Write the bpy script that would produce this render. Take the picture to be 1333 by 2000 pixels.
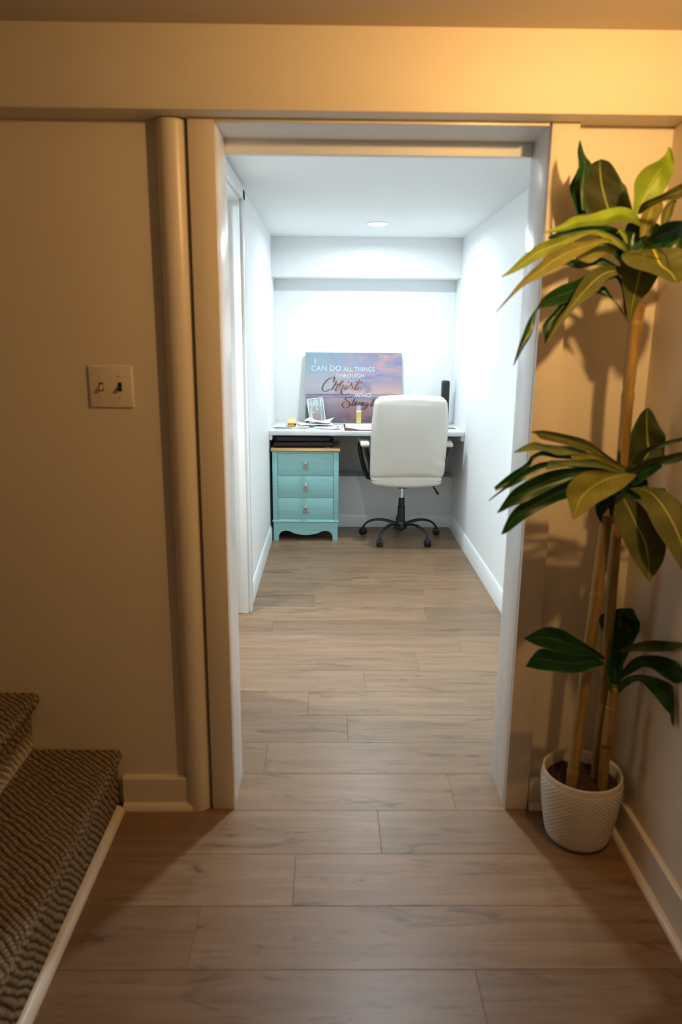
import bpy, bmesh, math, random
import numpy as np
from mathutils import Vector, Matrix, noise as mnoise

random.seed(7)
for o in list(bpy.data.objects):
    bpy.data.objects.remove(o, do_unlink=True)
scene = bpy.context.scene
COL = scene.collection
PI = math.pi

# ------------------------------------------------------------------ camera
FPX, PITCH, YAW, ROLL, CAMZ = 1413.0, 13.61, 0.75, 0.5, 1.5
_p, _y, _r = math.radians(PITCH), math.radians(YAW), math.radians(ROLL)
FWD = Vector((math.sin(_y) * math.cos(_p), math.cos(_y) * math.cos(_p), -math.sin(_p)))
_R0 = FWD.cross(Vector((0, 0, 1))).normalized()
_U0 = _R0.cross(FWD)
RGT = _R0 * math.cos(_r) + _U0 * math.sin(_r)
UPV = -_R0 * math.sin(_r) + _U0 * math.cos(_r)
cam = bpy.data.cameras.new('camera')
camo = bpy.data.objects.new('camera', cam)
COL.objects.link(camo)
camo.matrix_world = Matrix(((RGT.x, UPV.x, -FWD.x, 0), (RGT.y, UPV.y, -FWD.y, 0),
                            (RGT.z, UPV.z, -FWD.z, CAMZ), (0, 0, 0, 1)))
cam.sensor_fit = 'VERTICAL'
cam.sensor_height = 36.0
cam.lens = FPX / 2000 * 36.0
cam.clip_start = 0.05
cam.dof.use_dof = True
cam.dof.focus_distance = 5.25
cam.dof.aperture_fstop = 2.8
scene.camera = camo

# ------------------------------------------------------------------ world, exposure
w = bpy.data.worlds.new('world')
scene.world = w
w.use_nodes = True
w.node_tree.nodes['Background'].inputs[0].default_value = (1.0, 0.8, 0.6, 1)
w.node_tree.nodes['Background'].inputs[1].default_value = 0.02
scene.view_settings.view_transform = 'Standard'
scene.view_settings.look = 'None'
scene.view_settings.gamma = 1
scene.view_settings.use_curve_mapping = False
scene.view_settings.exposure = 0.0

WARM = (1.0, 0.58, 0.21)
COOL = (0.82, 0.945, 1.0)
NEUT = (1.0, 0.74, 0.46)
COOL_W1, COOL_W2, COOL_W3 = 20.0, 15.0, 26.0
SPREAD1, SPREAD2 = 172, 120        # degrees
WARM_W = 10.8
NEUT_W = 2.6


def light(kind, name, loc, power, color, size, parent=None, rot=(0, 0, 0), spread=180):
    d = bpy.data.lights.new(name, kind)
    d.energy = power
    d.color = color
    if kind == 'AREA':
        d.shape = 'DISK'
        d.size = size
        d.spread = math.radians(spread)
    else:
        d.shadow_soft_size = size
    o = bpy.data.objects.new(name, d)
    COL.objects.link(o)
    o.location = loc
    o.rotation_euler = rot
    if parent:
        o.parent = parent
    return o


# ------------------------------------------------------------------ materials
def nt(name):
    m = bpy.data.materials.new(name)
    m.use_nodes = True
    t = m.node_tree
    return m, t, t.nodes['Principled BSDF']


def N(t, typ, **kw):
    n = t.nodes.new(typ)
    for k, v in kw.items():
        setattr(n, k, v)
    return n


def ramp(t, stops, fac=None, interp='LINEAR'):
    n = t.nodes.new('ShaderNodeValToRGB')
    cr = n.color_ramp
    cr.interpolation = interp
    while len(cr.elements) < len(stops):
        cr.elements.new(0.5)
    for e, (p, c) in zip(cr.elements, stops):
        e.position = p
        e.color = (c[0], c[1], c[2], 1)
    if fac is not None:
        t.links.new(fac, n.inputs[0])
    return n


def math_node(t, op, a, b=None, c=None):
    n = t.nodes.new('ShaderNodeMath')
    n.operation = op
    for i, v in enumerate((a, b, c)):
        if v is None:
            continue
        if isinstance(v, (int, float)):
            n.inputs[i].default_value = v
        else:
            t.links.new(v, n.inputs[i])
    return n.outputs[0]


def mixc(t, fac, a, b, mode='MIX'):
    n = t.nodes.new('ShaderNodeMix')
    n.data_type = 'RGBA'
    n.blend_type = mode
    for sock, v in ((n.inputs[0], fac), (n.inputs[6], a), (n.inputs[7], b)):
        if isinstance(v, (int, float)):
            sock.default_value = v
        elif isinstance(v, tuple):
            sock.default_value = (v[0], v[1], v[2], 1)
        else:
            t.links.new(v, sock)
    return n.outputs[2]


def plain(name, col, rough=0.5, metal=0.0, spec=0.5, bump=0.0, bscale=40.0, var=0.0, vscale=8.0, coat=0.0, stretch=None):
    m, t, b = nt(name)
    b.inputs['Roughness'].default_value = rough
    b.inputs['Metallic'].default_value = metal
    b.inputs['Specular IOR Level'].default_value = spec
    b.inputs['Coat Weight'].default_value = coat
    b.inputs['Base Color'].default_value = (*col, 1)
    tc = N(t, 'ShaderNodeTexCoord')
    src = tc.outputs['Object']
    if stretch:
        mp = N(t, 'ShaderNodeMapping')
        mp.inputs['Scale'].default_value = stretch
        t.links.new(src, mp.inputs[0])
        src = mp.outputs[0]
    if var > 0:
        n = N(t, 'ShaderNodeTexNoise')
        n.inputs['Scale'].default_value = vscale
        n.inputs['Detail'].default_value = 4
        t.links.new(src, n.inputs['Vector'])
        lo = tuple(max(0, c * (1 - var)) for c in col)
        hi = tuple(min(1, c * (1 + var)) for c in col)
        r = ramp(t, [(0.3, lo), (0.7, hi)], n.outputs[0])
        t.links.new(r.outputs[0], b.inputs['Base Color'])
    if bump > 0:
        n = N(t, 'ShaderNodeTexNoise')
        n.inputs['Scale'].default_value = bscale
        n.inputs['Detail'].default_value = 3
        t.links.new(src, n.inputs['Vector'])
        bp = N(t, 'ShaderNodeBump')
        bp.inputs['Strength'].default_value = bump
        bp.inputs['Distance'].default_value = 0.002
        t.links.new(n.outputs[0], bp.inputs['Height'])
        t.links.new(bp.outputs[0], b.inputs['Normal'])
    return m


M = {}
M['wall_cream'] = plain('cream_wall_paint', (0.74, 0.66, 0.545), 0.55, bump=0.12, bscale=60, var=0.015, vscale=2)
M['trim_cream'] = plain('cream_trim_paint', (0.76, 0.68, 0.57), 0.32, bump=0.15, bscale=25)
M['trim_white'] = plain('white_trim_paint', (0.82, 0.83, 0.84), 0.26, bump=0.22, bscale=22)
M['wall_white'] = plain('white_wall_paint', (0.88, 0.90, 0.905), 0.5, bump=0.1, bscale=60)
M['header_paint'] = plain('white_header_paint', (0.80, 0.81, 0.82), 0.55)
M['base_white'] = plain('white_baseboard_paint', (0.83, 0.85, 0.86), 0.3)
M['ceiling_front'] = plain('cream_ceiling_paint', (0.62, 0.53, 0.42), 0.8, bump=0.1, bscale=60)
M['ceiling_back'] = plain('white_ceiling_paint', (0.87, 0.90, 0.905), 0.8, bump=0.1, bscale=60)
M['plate'] = plain('almond_plastic', (0.74, 0.65, 0.55), 0.35)
M['toggle_ivory'] = plain('ivory_plastic', (0.62, 0.45, 0.16), 0.35)
M['black_plastic'] = plain('black_plastic', (0.012, 0.012, 0.013), 0.38, bump=0.1, bscale=200)
M['black_metal'] = plain('black_coated_metal', (0.014, 0.015, 0.017), 0.3)
M['rubber'] = plain('black_rubber', (0.01, 0.01, 0.01), 0.5)
M['chrome'] = plain('chrome', (0.75, 0.76, 0.78), 0.12, metal=1)
M['pewter'] = plain('pewter', (0.55, 0.54, 0.52), 0.3, metal=1, bump=0.3, bscale=300)
M['hinge'] = plain('brushed_steel', (0.45, 0.45, 0.44), 0.35, metal=1)
M['leather'] = plain('cream_leather', (0.72, 0.685, 0.62), 0.5, bump=0.25, bscale=14, var=0.02, vscale=6)
M['teal'] = plain('teal_chalk_paint', (0.29, 0.58, 0.59), 0.45, bump=0.3, bscale=60, var=0.06, vscale=30, stretch=(0.12, 1, 3))
M['oak'] = plain('honey_oak', (0.52, 0.31, 0.12), 0.4, var=0.2, vscale=14, stretch=(0.3, 3, 3))
M['bag'] = plain('black_neoprene', (0.010, 0.012, 0.015), 0.45, bump=0.3, bscale=120)
M['paper'] = plain('white_paper', (0.82, 0.85, 0.88), 0.6)
M['paper_blue'] = plain('pale_blue_paper', (0.42, 0.58, 0.72), 0.6)
M['ink_red'] = plain('red_ink', (0.6, 0.03, 0.04), 0.6)
M['ink_grey'] = plain('grey_ink', (0.45, 0.48, 0.5), 0.6)
M['ink_pink'] = plain('pink_ink', (0.85, 0.6, 0.62), 0.6)
M['folio'] = plain('oxblood_leather', (0.12, 0.028, 0.022), 0.35, bump=0.3, bscale=80)
M['yellow'] = plain('yellow_card', (0.85, 0.46, 0.03), 0.5)
M['peach'] = plain('pale_orange_card', (0.9, 0.58, 0.25), 0.5)
M['gold'] = plain('pale_gold', (0.75, 0.60, 0.20), 0.3, metal=0.5)
M['soil'] = plain('dark_soil', (0.045, 0.018, 0.009), 0.95, bump=1.0, bscale=90, var=0.6, vscale=60)
M['pot'] = plain('off_white_ceramic', (0.70, 0.64, 0.57), 0.35)
M['screw'] = plain('painted_screw', (0.7, 0.62, 0.5), 0.3)
M['grey_print'] = plain('grey_printed_card', (0.35, 0.33, 0.32), 0.6, var=0.6, vscale=60)
M['frame_white'] = plain('white_frame', (0.85, 0.82, 0.82), 0.4)
M['canvas_edge'] = plain('canvas_edge', (0.50, 0.62, 0.68), 0.8)
M['white_text'] = plain('white_lettering', (0.60, 0.67, 0.72), 0.7)
M['marble'] = plain('white_marble_laminate', (0.80, 0.82, 0.83), 0.22, var=0.07, vscale=5)

m, t, b = nt('clear_plastic')
b.inputs['Transmission Weight'].default_value = 0.7
b.inputs['Roughness'].default_value = 0.1
b.inputs['Base Color'].default_value = (0.9, 0.95, 1, 1)
M['clear'] = m


def emis(name, col, strength):
    m, t, b = nt(name)
    b.inputs['Base Color'].default_value = (*col, 1)
    b.inputs['Emission Color'].default_value = (*col, 1)
    b.inputs['Emission Strength'].default_value = strength
    return m


M['led_cool'] = emis('cool_led_lens', (0.93, 0.98, 1.0), 8.0)
M['lamp_warm'] = emis('warm_lamp_glass', WARM, 4.0)
M['fill_glass'] = emis('fill_globe_glass', NEUT, 2.0)

# ---- marble desk veins
m = M['marble']
t = m.node_tree

# ---- wood floor: colour attribute carries a random value per plank
m, t, b = nt('greyed_oak_planks')
at = N(t, 'ShaderNodeAttribute', attribute_name='plank')
tc = N(t, 'ShaderNodeTexCoord')
sep = N(t, 'ShaderNodeSeparateXYZ')
t.links.new(tc.outputs['Object'], sep.inputs[0])
sepc = N(t, 'ShaderNodeSeparateColor')
t.links.new(at.outputs['Color'], sepc.inputs[0])
cmb = N(t, 'ShaderNodeCombineXYZ')
t.links.new(math_node(t, 'MULTIPLY_ADD', sepc.outputs[0], 37.0, sep.outputs[0]), cmb.inputs[0])
t.links.new(math_node(t, 'MULTIPLY_ADD', sepc.outputs[1], 11.0, sep.outputs[1]), cmb.inputs[1])
t.links.new(math_node(t, 'MULTIPLY', sepc.outputs[2], 7.0), cmb.inputs[2])


def mapped(scale):
    mp = N(t, 'ShaderNodeMapping')
    mp.inputs['Scale'].default_value = scale
    t.links.new(cmb.outputs[0], mp.inputs[0])
    return mp.outputs[0]


n1 = N(t, 'ShaderNodeTexNoise')
n1.inputs['Scale'].default_value = 1
n1.inputs['Detail'].default_value = 6
n1.inputs['Roughness'].default_value = 0.65
n1.inputs['Distortion'].default_value = 0.6
t.links.new(mapped((2.2, 26, 1)), n1.inputs['Vector'])
n2 = N(t, 'ShaderNodeTexNoise')
n2.inputs['Scale'].default_value = 1
n2.inputs['Detail'].default_value = 3
t.links.new(mapped((9, 230, 1)), n2.inputs['Vector'])
n3 = N(t, 'ShaderNodeTexNoise')
n3.inputs['Scale'].default_value = 1
n3.inputs['Detail'].default_value = 5
n3.inputs['Roughness'].default_value = 0.7
n3.inputs['Distortion'].default_value = 1.0
t.links.new(mapped((3.2, 14, 1)), n3.inputs['Vector'])
# cathedral arcs
n4 = N(t, 'ShaderNodeTexWave', wave_type='RINGS', rings_direction='Z')
n4.inputs['Scale'].default_value = 1.0
n4.inputs['Distortion'].default_value = 2.0
n4.inputs['Detail'].default_value = 2
n4.inputs['Detail Scale'].default_value = 1.2
t.links.new(mapped((14, 44, 1)), n4.inputs['Vector'])
base = ramp(t, [(0.25, (0.190, 0.110, 0.059)), (0.5, (0.255, 0.158, 0.090)), (0.75, (0.320, 0.211, 0.128))], n1.outputs[0])
fine = ramp(t, [(0.35, (0.93, 0.92, 0.91)), (0.6, (1, 1, 1))], n2.outputs[0])
c1 = mixc(t, 1.0, base.outputs[0], fine.outputs[0], 'MULTIPLY')
knot = ramp(t, [(0.29, (0.42, 0.38, 0.35)), (0.40, (0.86, 0.85, 0.84)), (0.46, (1, 1, 1))], n3.outputs[0])
c2 = mixc(t, 1.0, c1, knot.outputs[0], 'MULTIPLY')
arc = ramp(t, [(0.4, (0.975, 0.975, 0.975)), (0.7, (1.01, 1.01, 1.01))], n4.outputs[0])
c3 = mixc(t, 1.0, c2, arc.outputs[0], 'MULTIPLY')
tone = ramp(t, [(0.0, (0.84, 0.84, 0.86)), (1.0, (1.10, 1.07, 1.04))], sepc.outputs[2])
c4 = mixc(t, 1.0, c3, tone.outputs[0], 'MULTIPLY')
t.links.new(c4, b.inputs['Base Color'])
b.inputs['Roughness'].default_value = 0.36
b.inputs['Specular IOR Level'].default_value = 0.42
bp = N(t, 'ShaderNodeBump')
bp.inputs['Strength'].default_value = 0.12
bp.inputs['Distance'].default_value = 0.001
t.links.new(n2.outputs[0], bp.inputs['Height'])
t.links.new(bp.outputs[0], b.inputs['Normal'])
M['floor'] = m

# ---- woven carpet: 'pile' attribute is the loop height, shade between the loops put into the yarn colour
m, t, b = nt('woven_loop_carpet')
at = N(t, 'ShaderNodeAttribute', attribute_name='pile')
tc = N(t, 'ShaderNodeTexCoord')
n = N(t, 'ShaderNodeTexNoise')
n.inputs['Scale'].default_value = 55
n.inputs['Detail'].default_value = 4
t.links.new(tc.outputs['Object'], n.inputs['Vector'])
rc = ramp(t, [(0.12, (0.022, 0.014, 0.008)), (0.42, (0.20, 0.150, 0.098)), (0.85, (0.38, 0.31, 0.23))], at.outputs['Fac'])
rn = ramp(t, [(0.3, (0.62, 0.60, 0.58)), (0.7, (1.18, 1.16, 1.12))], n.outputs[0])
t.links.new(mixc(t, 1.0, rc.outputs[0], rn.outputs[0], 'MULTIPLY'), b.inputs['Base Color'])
b.inputs['Roughness'].default_value = 0.95
b.inputs['Specular IOR Level'].default_value = 0.1
n5 = N(t, 'ShaderNodeTexNoise')
n5.inputs['Scale'].default_value = 500
t.links.new(tc.outputs['Object'], n5.inputs['Vector'])
bp = N(t, 'ShaderNodeBump')
bp.inputs['Strength'].default_value = 0.8
bp.inputs['Distance'].default_value = 0.002
t.links.new(n5.outputs[0], bp.inputs['Height'])
t.links.new(bp.outputs[0], b.inputs['Normal'])
M['carpet'] = m

# ---- bamboo-like stems
m, t, b = nt('bamboo_stem')
tc = N(t, 'ShaderNodeTexCoord')
mp = N(t, 'ShaderNodeMapping')
mp.inputs['Scale'].default_value = (60, 60, 6)
t.links.new(tc.outputs['Object'], mp.inputs[0])
n = N(t, 'ShaderNodeTexNoise')
n.inputs['Scale'].default_value = 1
n.inputs['Detail'].default_value = 4
t.links.new(mp.outputs[0], n.inputs['Vector'])
r = ramp(t, [(0.3, (0.20, 0.115, 0.03)), (0.7, (0.44, 0.275, 0.085))], n.outputs[0])
t.links.new(r.outputs[0], b.inputs['Base Color'])
b.inputs['Roughness'].default_value = 0.45
M['stem'] = m


# ---- leaves: u across (-1..1), midrib drawn in the texture
def leaf_mat(name, top, under, rib, rough_top=0.3, trans=0.12, edge=None):
    m, t, b = nt(name)
    uv = N(t, 'ShaderNodeUVMap', uv_map='leaf')
    sp = N(t, 'ShaderNodeSeparateXYZ')
    t.links.new(uv.outputs[0], sp.inputs[0])
    au = math_node(t, 'ABSOLUTE', math_node(t, 'SUBTRACT', sp.outputs[0], 0.5))
    ribm = ramp(t, [(0.010, (1, 1, 1)), (0.024, (0, 0, 0))], au)
    # side veins
    vv = math_node(t, 'SINE', math_node(t, 'MULTIPLY', math_node(t, 'ADD', sp.outputs[1], math_node(t, 'MULTIPLY', au, -0.35)), 130.0))
    veins = ramp(t, [(0.0, (0.93, 0.93, 0.93)), (1.0, (1.05, 1.05, 1.05))], vv)
    geo = N(t, 'ShaderNodeNewGeometry')
    tc = N(t, 'ShaderNodeTexCoord')
    n = N(t, 'ShaderNodeTexNoise')
    n.inputs['Scale'].default_value = 14
    n.inputs['Detail'].default_value = 3
    t.links.new(tc.outputs['Object'], n.inputs['Vector'])
    nr = ramp(t, [(0.3, (0.72, 0.72, 0.72)), (0.7, (1.2, 1.2, 1.2))], n.outputs[0])
    side = mixc(t, geo.outputs['Backfacing'], top, under)
    if edge:
        em = ramp(t, [(0.40, (0, 0, 0)), (0.5, (1, 1, 1))], au)
        side = mixc(t, em.outputs[0], side, edge)
    c = mixc(t, 1.0, side, nr.outputs[0], 'MULTIPLY')
    c = mixc(t, 1.0, c, veins.outputs[0], 'MULTIPLY')
    ribf = math_node(t, 'MULTIPLY', ribm.outputs[0], math_node(t, 'MULTIPLY_ADD', geo.outputs['Backfacing'], 0.6, 0.3))
    c = mixc(t, ribf, c, rib)
    t.links.new(c, b.inputs['Base Color'])
    rr = N(t, 'ShaderNodeMix')
    rr.data_type = 'FLOAT'
    t.links.new(geo.outputs['Backfacing'], rr.inputs[0])
    rr.inputs[2].default_value = rough_top
    rr.inputs[3].default_value = 0.6
    b.inputs['Specular IOR Level'].default_value = 0.28
    t.links.new(rr.outputs[0], b.inputs['Roughness'])
    tr = N(t, 'ShaderNodeBsdfTranslucent')
    t.links.new(c, tr.inputs[0])
    mx = N(t, 'ShaderNodeMixShader')
    mx.inputs[0].default_value = trans
    out = t.nodes['Material Output']
    t.links.new(b.outputs[0], mx.inputs[1])
    t.links.new(tr.outputs[0], mx.inputs[2])
    t.links.new(mx.outputs[0], out.inputs[0])
    return m


M['leaf_dark'] = leaf_mat('dark_green_leaf', (0.009, 0.050, 0.011), (0.030, 0.036, 0.007), (0.30, 0.36, 0.04), 0.3, 0.06, (0.03, 0.13, 0.02))
M['leaf_olive'] = leaf_mat('olive_leaf', (0.085, 0.115, 0.018), (0.105, 0.112, 0.026), (0.55, 0.52, 0.06), 0.38, 0.12)
M['leaf_yellow'] = leaf_mat('yellow_green_leaf', (0.16, 0.20, 0.025), (0.21, 0.20, 0.035), (0.5, 0.5, 0.08), 0.4, 0.2)
M['leaf_pale'] = leaf_mat('pale_glossy_leaf', (0.17, 0.21, 0.07), (0.2, 0.2, 0.08), (0.3, 0.33, 0.1), 0.3, 0.1)
M['leaf_lime'] = leaf_mat('lime_leaf', (0.26, 0.38, 0.03), (0.24, 0.31, 0.035), (0.65, 0.65, 0.12), 0.4, 0.3)  # lime tone: strong lamp light on these leaves put into the base colour


# ------------------------------------------------------------------ mesh helpers
def finish(name, me, mat, parent=None, smooth=None):
    o = bpy.data.objects.new(name, me)
    COL.objects.link(o)
    if mat:
        me.materials.append(mat)
    if parent:
        o.parent = parent
    if smooth:
        for p in me.polygons:
            p.use_smooth = True
        if smooth is not True:
            me.set_sharp_from_angle(angle=math.radians(smooth))
    return o


def obj(name, bm, mat, parent=None, smooth=None, bevel=0.0, seg=2):
    if bevel > 0:
        bmesh.ops.bevel(bm, geom=[e for e in bm.edges if e.is_manifold and e.calc_face_angle(0) > 0.5], offset=bevel,
                        segments=seg, affect='EDGES', profile=0.5)
        smooth = smooth or 40
    me = bpy.data.meshes.new(name)
    bm.to_mesh(me)
    bm.free()
    return finish(name, me, mat, parent, smooth)


def box(bm, x0, x1, y0, y1, z0, z1):
    r = bmesh.ops.create_cube(bm, size=1)
    for v in r['verts']:
        v.co.x = x0 + (v.co.x + 0.5) * (x1 - x0)
        v.co.y = y0 + (v.co.y + 0.5) * (y1 - y0)
        v.co.z = z0 + (v.co.z + 0.5) * (z1 - z0)
    return r['verts']


def boxes(*bs):
    bm = bmesh.new()
    for q in bs:
        box(bm, *q)
    return bm


def prism(bm, pts, axis, a, bnd):
    """extrude the 2D polygon pts along an axis from a to bnd. axis x: pts=(y,z); y: (x,z); z: (x,y)"""
    def mk(p, q):
        return {'x': (q, p[0], p[1]), 'y': (p[0], q, p[1]), 'z': (p[0], p[1], q)}[axis]
    A = [bm.verts.new(mk(p, a)) for p in pts]
    B = [bm.verts.new(mk(p, bnd)) for p in pts]
    n = len(pts)
    fs = [bm.faces.new(A), bm.faces.new(B[::-1])]
    for i in range(n):
        fs.append(bm.faces.new((A[i], B[i], B[(i + 1) % n], A[(i + 1) % n])))
    bmesh.ops.recalc_face_normals(bm, faces=fs)
    return A + B


def lathe(bm, prof, cx=0, cy=0, cz=0, n=32, cap=True):
    rings = []
    for r, z in prof:
        rings.append([bm.verts.new((cx + r * math.cos(2 * PI * k / n), cy + r * math.sin(2 * PI * k / n), cz + z)) for k in range(n)])
    fs = []
    for a, b_ in zip(rings, rings[1:]):
        for k in range(n):
            fs.append(bm.faces.new((a[k], a[(k + 1) % n], b_[(k + 1) % n], b_[k])))
    if cap:
        fs.append(bm.faces.new(rings[0][::-1]))
        fs.append(bm.faces.new(rings[-1]))
    bmesh.ops.recalc_face_normals(bm, faces=fs)
    return [v for r in rings for v in r]


def spline(pts, n):
    """Catmull-Rom through pts (tuples of any length), n samples"""
    P = [np.array(p, float) for p in pts]
    P = [2 * P[0] - P[1]] + P + [2 * P[-1] - P[-2]]
    out = []
    m_ = len(P) - 3
    for i in range(n):
        u = i / (n - 1) * m_
        k = min(int(u), m_ - 1)
        f = u - k
        a, b_, c, d = P[k:k + 4]
        out.append(0.5 * ((2 * b_) + (-a + c) * f + (2 * a - 5 * b_ + 4 * c - d) * f * f + (-a + 3 * b_ - 3 * c + d) * f ** 3))
    return out


def tube(bm, pts, rad, n=12, flat=1.0, up=Vector((0, 0, 1)), cap=True):
    """sweep a circle (or an ellipse: flat scales the 'up' side) along pts; rad number or list"""
    P = [Vector(p[:3]) for p in pts]
    rings = []
    for i, p in enumerate(P):
        t_ = (P[min(i + 1, len(P) - 1)] - P[max(i - 1, 0)]).normalized()
        s = t_.cross(up)
        if s.length < 1e-3:
            s = t_.cross(Vector((0, 1, 0)))
        s.normalize()
        u_ = s.cross(t_).normalized()
        r = rad[i] if hasattr(rad, '__len__') else rad
        rings.append([bm.verts.new(p + s * (r * math.cos(2 * PI * k / n)) + u_ * (r * flat * math.sin(2 * PI * k / n))) for k in range(n)])
    fs = []
    for a, b_ in zip(rings, rings[1:]):
        for k in range(n):
            fs.append(bm.faces.new((a[k], a[(k + 1) % n], b_[(k + 1) % n], b_[k])))
    if cap:
        fs.append(bm.faces.new(rings[0][::-1]))
        fs.append(bm.faces.new(rings[-1]))
    bmesh.ops.recalc_face_normals(bm, faces=fs)


def rbox(bm, c, h, r, n=16, deform=None):
    """dense rounded box, centre c, half sizes h, corner radius r; deform(x,y,z in -1..1) -> offset"""
    before = set(bm.verts)
    q = bmesh.ops.create_cube(bm, size=2)
    es = {e for v in q['verts'] for e in v.link_edges}
    bmesh.ops.subdivide_edges(bm, edges=list(es), cuts=n, use_grid_fill=True)
    vs = [v for v in bm.verts if v not in before]
    for v in vs:
        # denser towards the edges
        u = Vector([math.sin(a * PI / 2) for a in v.co])
        p = Vector((u.x * h[0], u.y * h[1], u.z * h[2]))
        k = Vector([max(-(h[i] - r), min(h[i] - r, p[i])) for i in range(3)])
        d = p - k
        if d.length > 1e-9:
            d = d.normalized() * r
        p = k + d
        if deform:
            p = p + Vector(deform(u.x, u.y, u.z))
        v.co = Vector(c) + p


def struct(o):
    o['kind'] = 'structure'
    return o


def tag(o, label, cat, group=None):
    o['label'] = label
    o['category'] = cat
    if group:
        o['group'] = group
    return o


def thing(name, label, cat, loc=(0, 0, 0), rot=(0, 0, 0), group=None):
    o = bpy.data.objects.new(name, None)
    o.empty_display_size = 0.05
    COL.objects.link(o)
    o.location = loc
    o.rotation_euler = rot
    return tag(o, label, cat, group)


def at(x, y, Y):
    """a point of the place: where the sight line through photo pixel (x, y) reaches depth Y"""
    d = FWD + RGT * ((x - 666.5) / FPX) - UPV * ((y - 1000) / FPX)
    return Vector((0, 0, CAMZ)) + d * (Y / d.y)


# ------------------------------------------------------------------ room shell
YF, WT = 2.10, 0.15             # door wall: front face, back at 2.25
YB = 2.25
XR1, XR2, XL2 = 0.905, 0.967, -0.462
ZC1, ZC2 = 2.24, 2.222
YEND = 5.92

# floor of individual planks (one continuous surface)
def make_floor():
    bm = bmesh.new()
    cl = bm.loops.layers.float_color.new('plank')
    pitch, Y0 = 0.2034, 2.062
    seams = {-1: 0.155, -2: -0.101, -3: -0.347, 0: 0.413, 3: -0.094, 4: 0.152, 5: 0.41, 6: 0.646, 7: -0.31, 8: 0.525, 9: -0.099, 10: 0.562, 11: 0.127, 12: 0.681}
    rnd = random.Random(3)
    L = 1.22
    g, d = 0.0011, 0.0014
    for k in range(-20, 20):
        y0, y1 = Y0 + k * pitch, Y0 + (k + 1) * pitch
        s = seams.get(k, rnd.uniform(0, L))
        x = s - L * math.ceil((s + 1.75) / L)
        while x < 1.2:
            a, b_ = max(x, -1.75), min(x + L, 1.2)
            if b_ - a > 0.01:
                c = (rnd.random(), rnd.random(), rnd.random(), 1)
                o_ = [bm.verts.new(p) for p in ((a, y0, -d), (b_, y0, -d), (b_, y1, -d), (a, y1, -d))]
                i_ = [bm.verts.new(p) for p in ((a + g, y0 + g, 0), (b_ - g, y0 + g, 0), (b_ - g, y1 - g, 0), (a + g, y1 - g, 0))]
                fs = [bm.faces.new(i_)] + [bm.faces.new((o_[j], o_[(j + 1) % 4], i_[(j + 1) % 4], i_[j])) for j in range(4)]
                for f in fs:
                    for lp in f.loops:
                        lp[cl] = c
            x += L
    box(bm, -1.75, 1.2, -2.3, 6.15, -0.08, -0.0014)
    return obj('floor', bm, M['floor'])


struct(make_floor())

# door wall
struct(obj('wall_front', boxes((-1.75, -0.382, YF, YB, 0, 2.05), (0.647, XR2 + 0.15, YF, YB, 0, 2.05)), M['wall_cream']))
struct(obj('trim_1', boxes((-1.75, XR1, 2.0, YB, 2.05, ZC1 + .02)), M['wall_cream'], bevel=0.003))        # boxed beam across the doorway
struct(obj('wall_right', boxes((XR1, XR1 + 0.12, -2.2, YF, 0, ZC1)), M['wall_cream']))
struct(obj('wall_left', boxes((-1.85, -1.75, -2.2, YF, 0, ZC1)), M['wall_cream']))
struct(obj('wall_rear', boxes((-1.85, XR1 + 0.12, -2.3, -2.2, 0, ZC1)), M['wall_cream']))
struct(obj('ceiling', boxes((-1.85, XR1 + 0.12, -2.3, 2.0, ZC1, ZC1 + 0.06)), M['ceiling_front']))

# back room
struct(obj('ceiling_office', boxes((-1.6, XR2 + 0.15, YB, 6.1, ZC2, ZC2 + 0.06)), M['ceiling_back']))
struct(obj('wall_office_right', boxes((XR2, XR2 + 0.12, YB, 6.1, 0, ZC2)), M['wall_white']))
struct(obj('wall_office_left', boxes((XL2 - 0.15, XL2, YB, 2.90, 0, ZC2), (XL2 - 0.15, XL2, 3.80, 6.1, 0, ZC2),
                                     (XL2 - 0.15, XL2, 2.90, 3.80, 2.15, ZC2)), M['wall_white']))
struct(obj('wall_office_back', boxes((XL2, XR2, YEND, YEND + 0.15, 0, ZC2), (XL2, XR2, 5.70, YEND, 0, 0.414)), M['wall_white'], bevel=0.003))
struct(obj('trim_2', boxes((XL2, XR2, 5.70, YEND, 1.937, ZC2)), M['wall_white'], bevel=0.002))     # boxed soffit over the desk
struct(obj('wall_office_front', boxes((XL2, -0.382, YB, YB + 0.012, 0, ZC2), (0.647, XR2, YB, YB + 0.012, 0, ZC2),
                                      (-0.382, 0.647, YB + .02, YB + .032, 2.05, ZC2)), M['wall_white']))
struct(obj('wall_side_room', boxes((-1.75, -1.6, YB, 6.1, 0, ZC2), (-1.6, XL2 - 0.15, 4.6, 4.75, 0, ZC2)), M['wall_white']))


# casings and jambs of the doorway
def jamb(name, x0, x1):
    bm = boxes((x0, x1, 2.07, 2.268, 0, 2.05))
    struct(obj(name, bm, M['trim_white'], bevel=0.0025))


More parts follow.
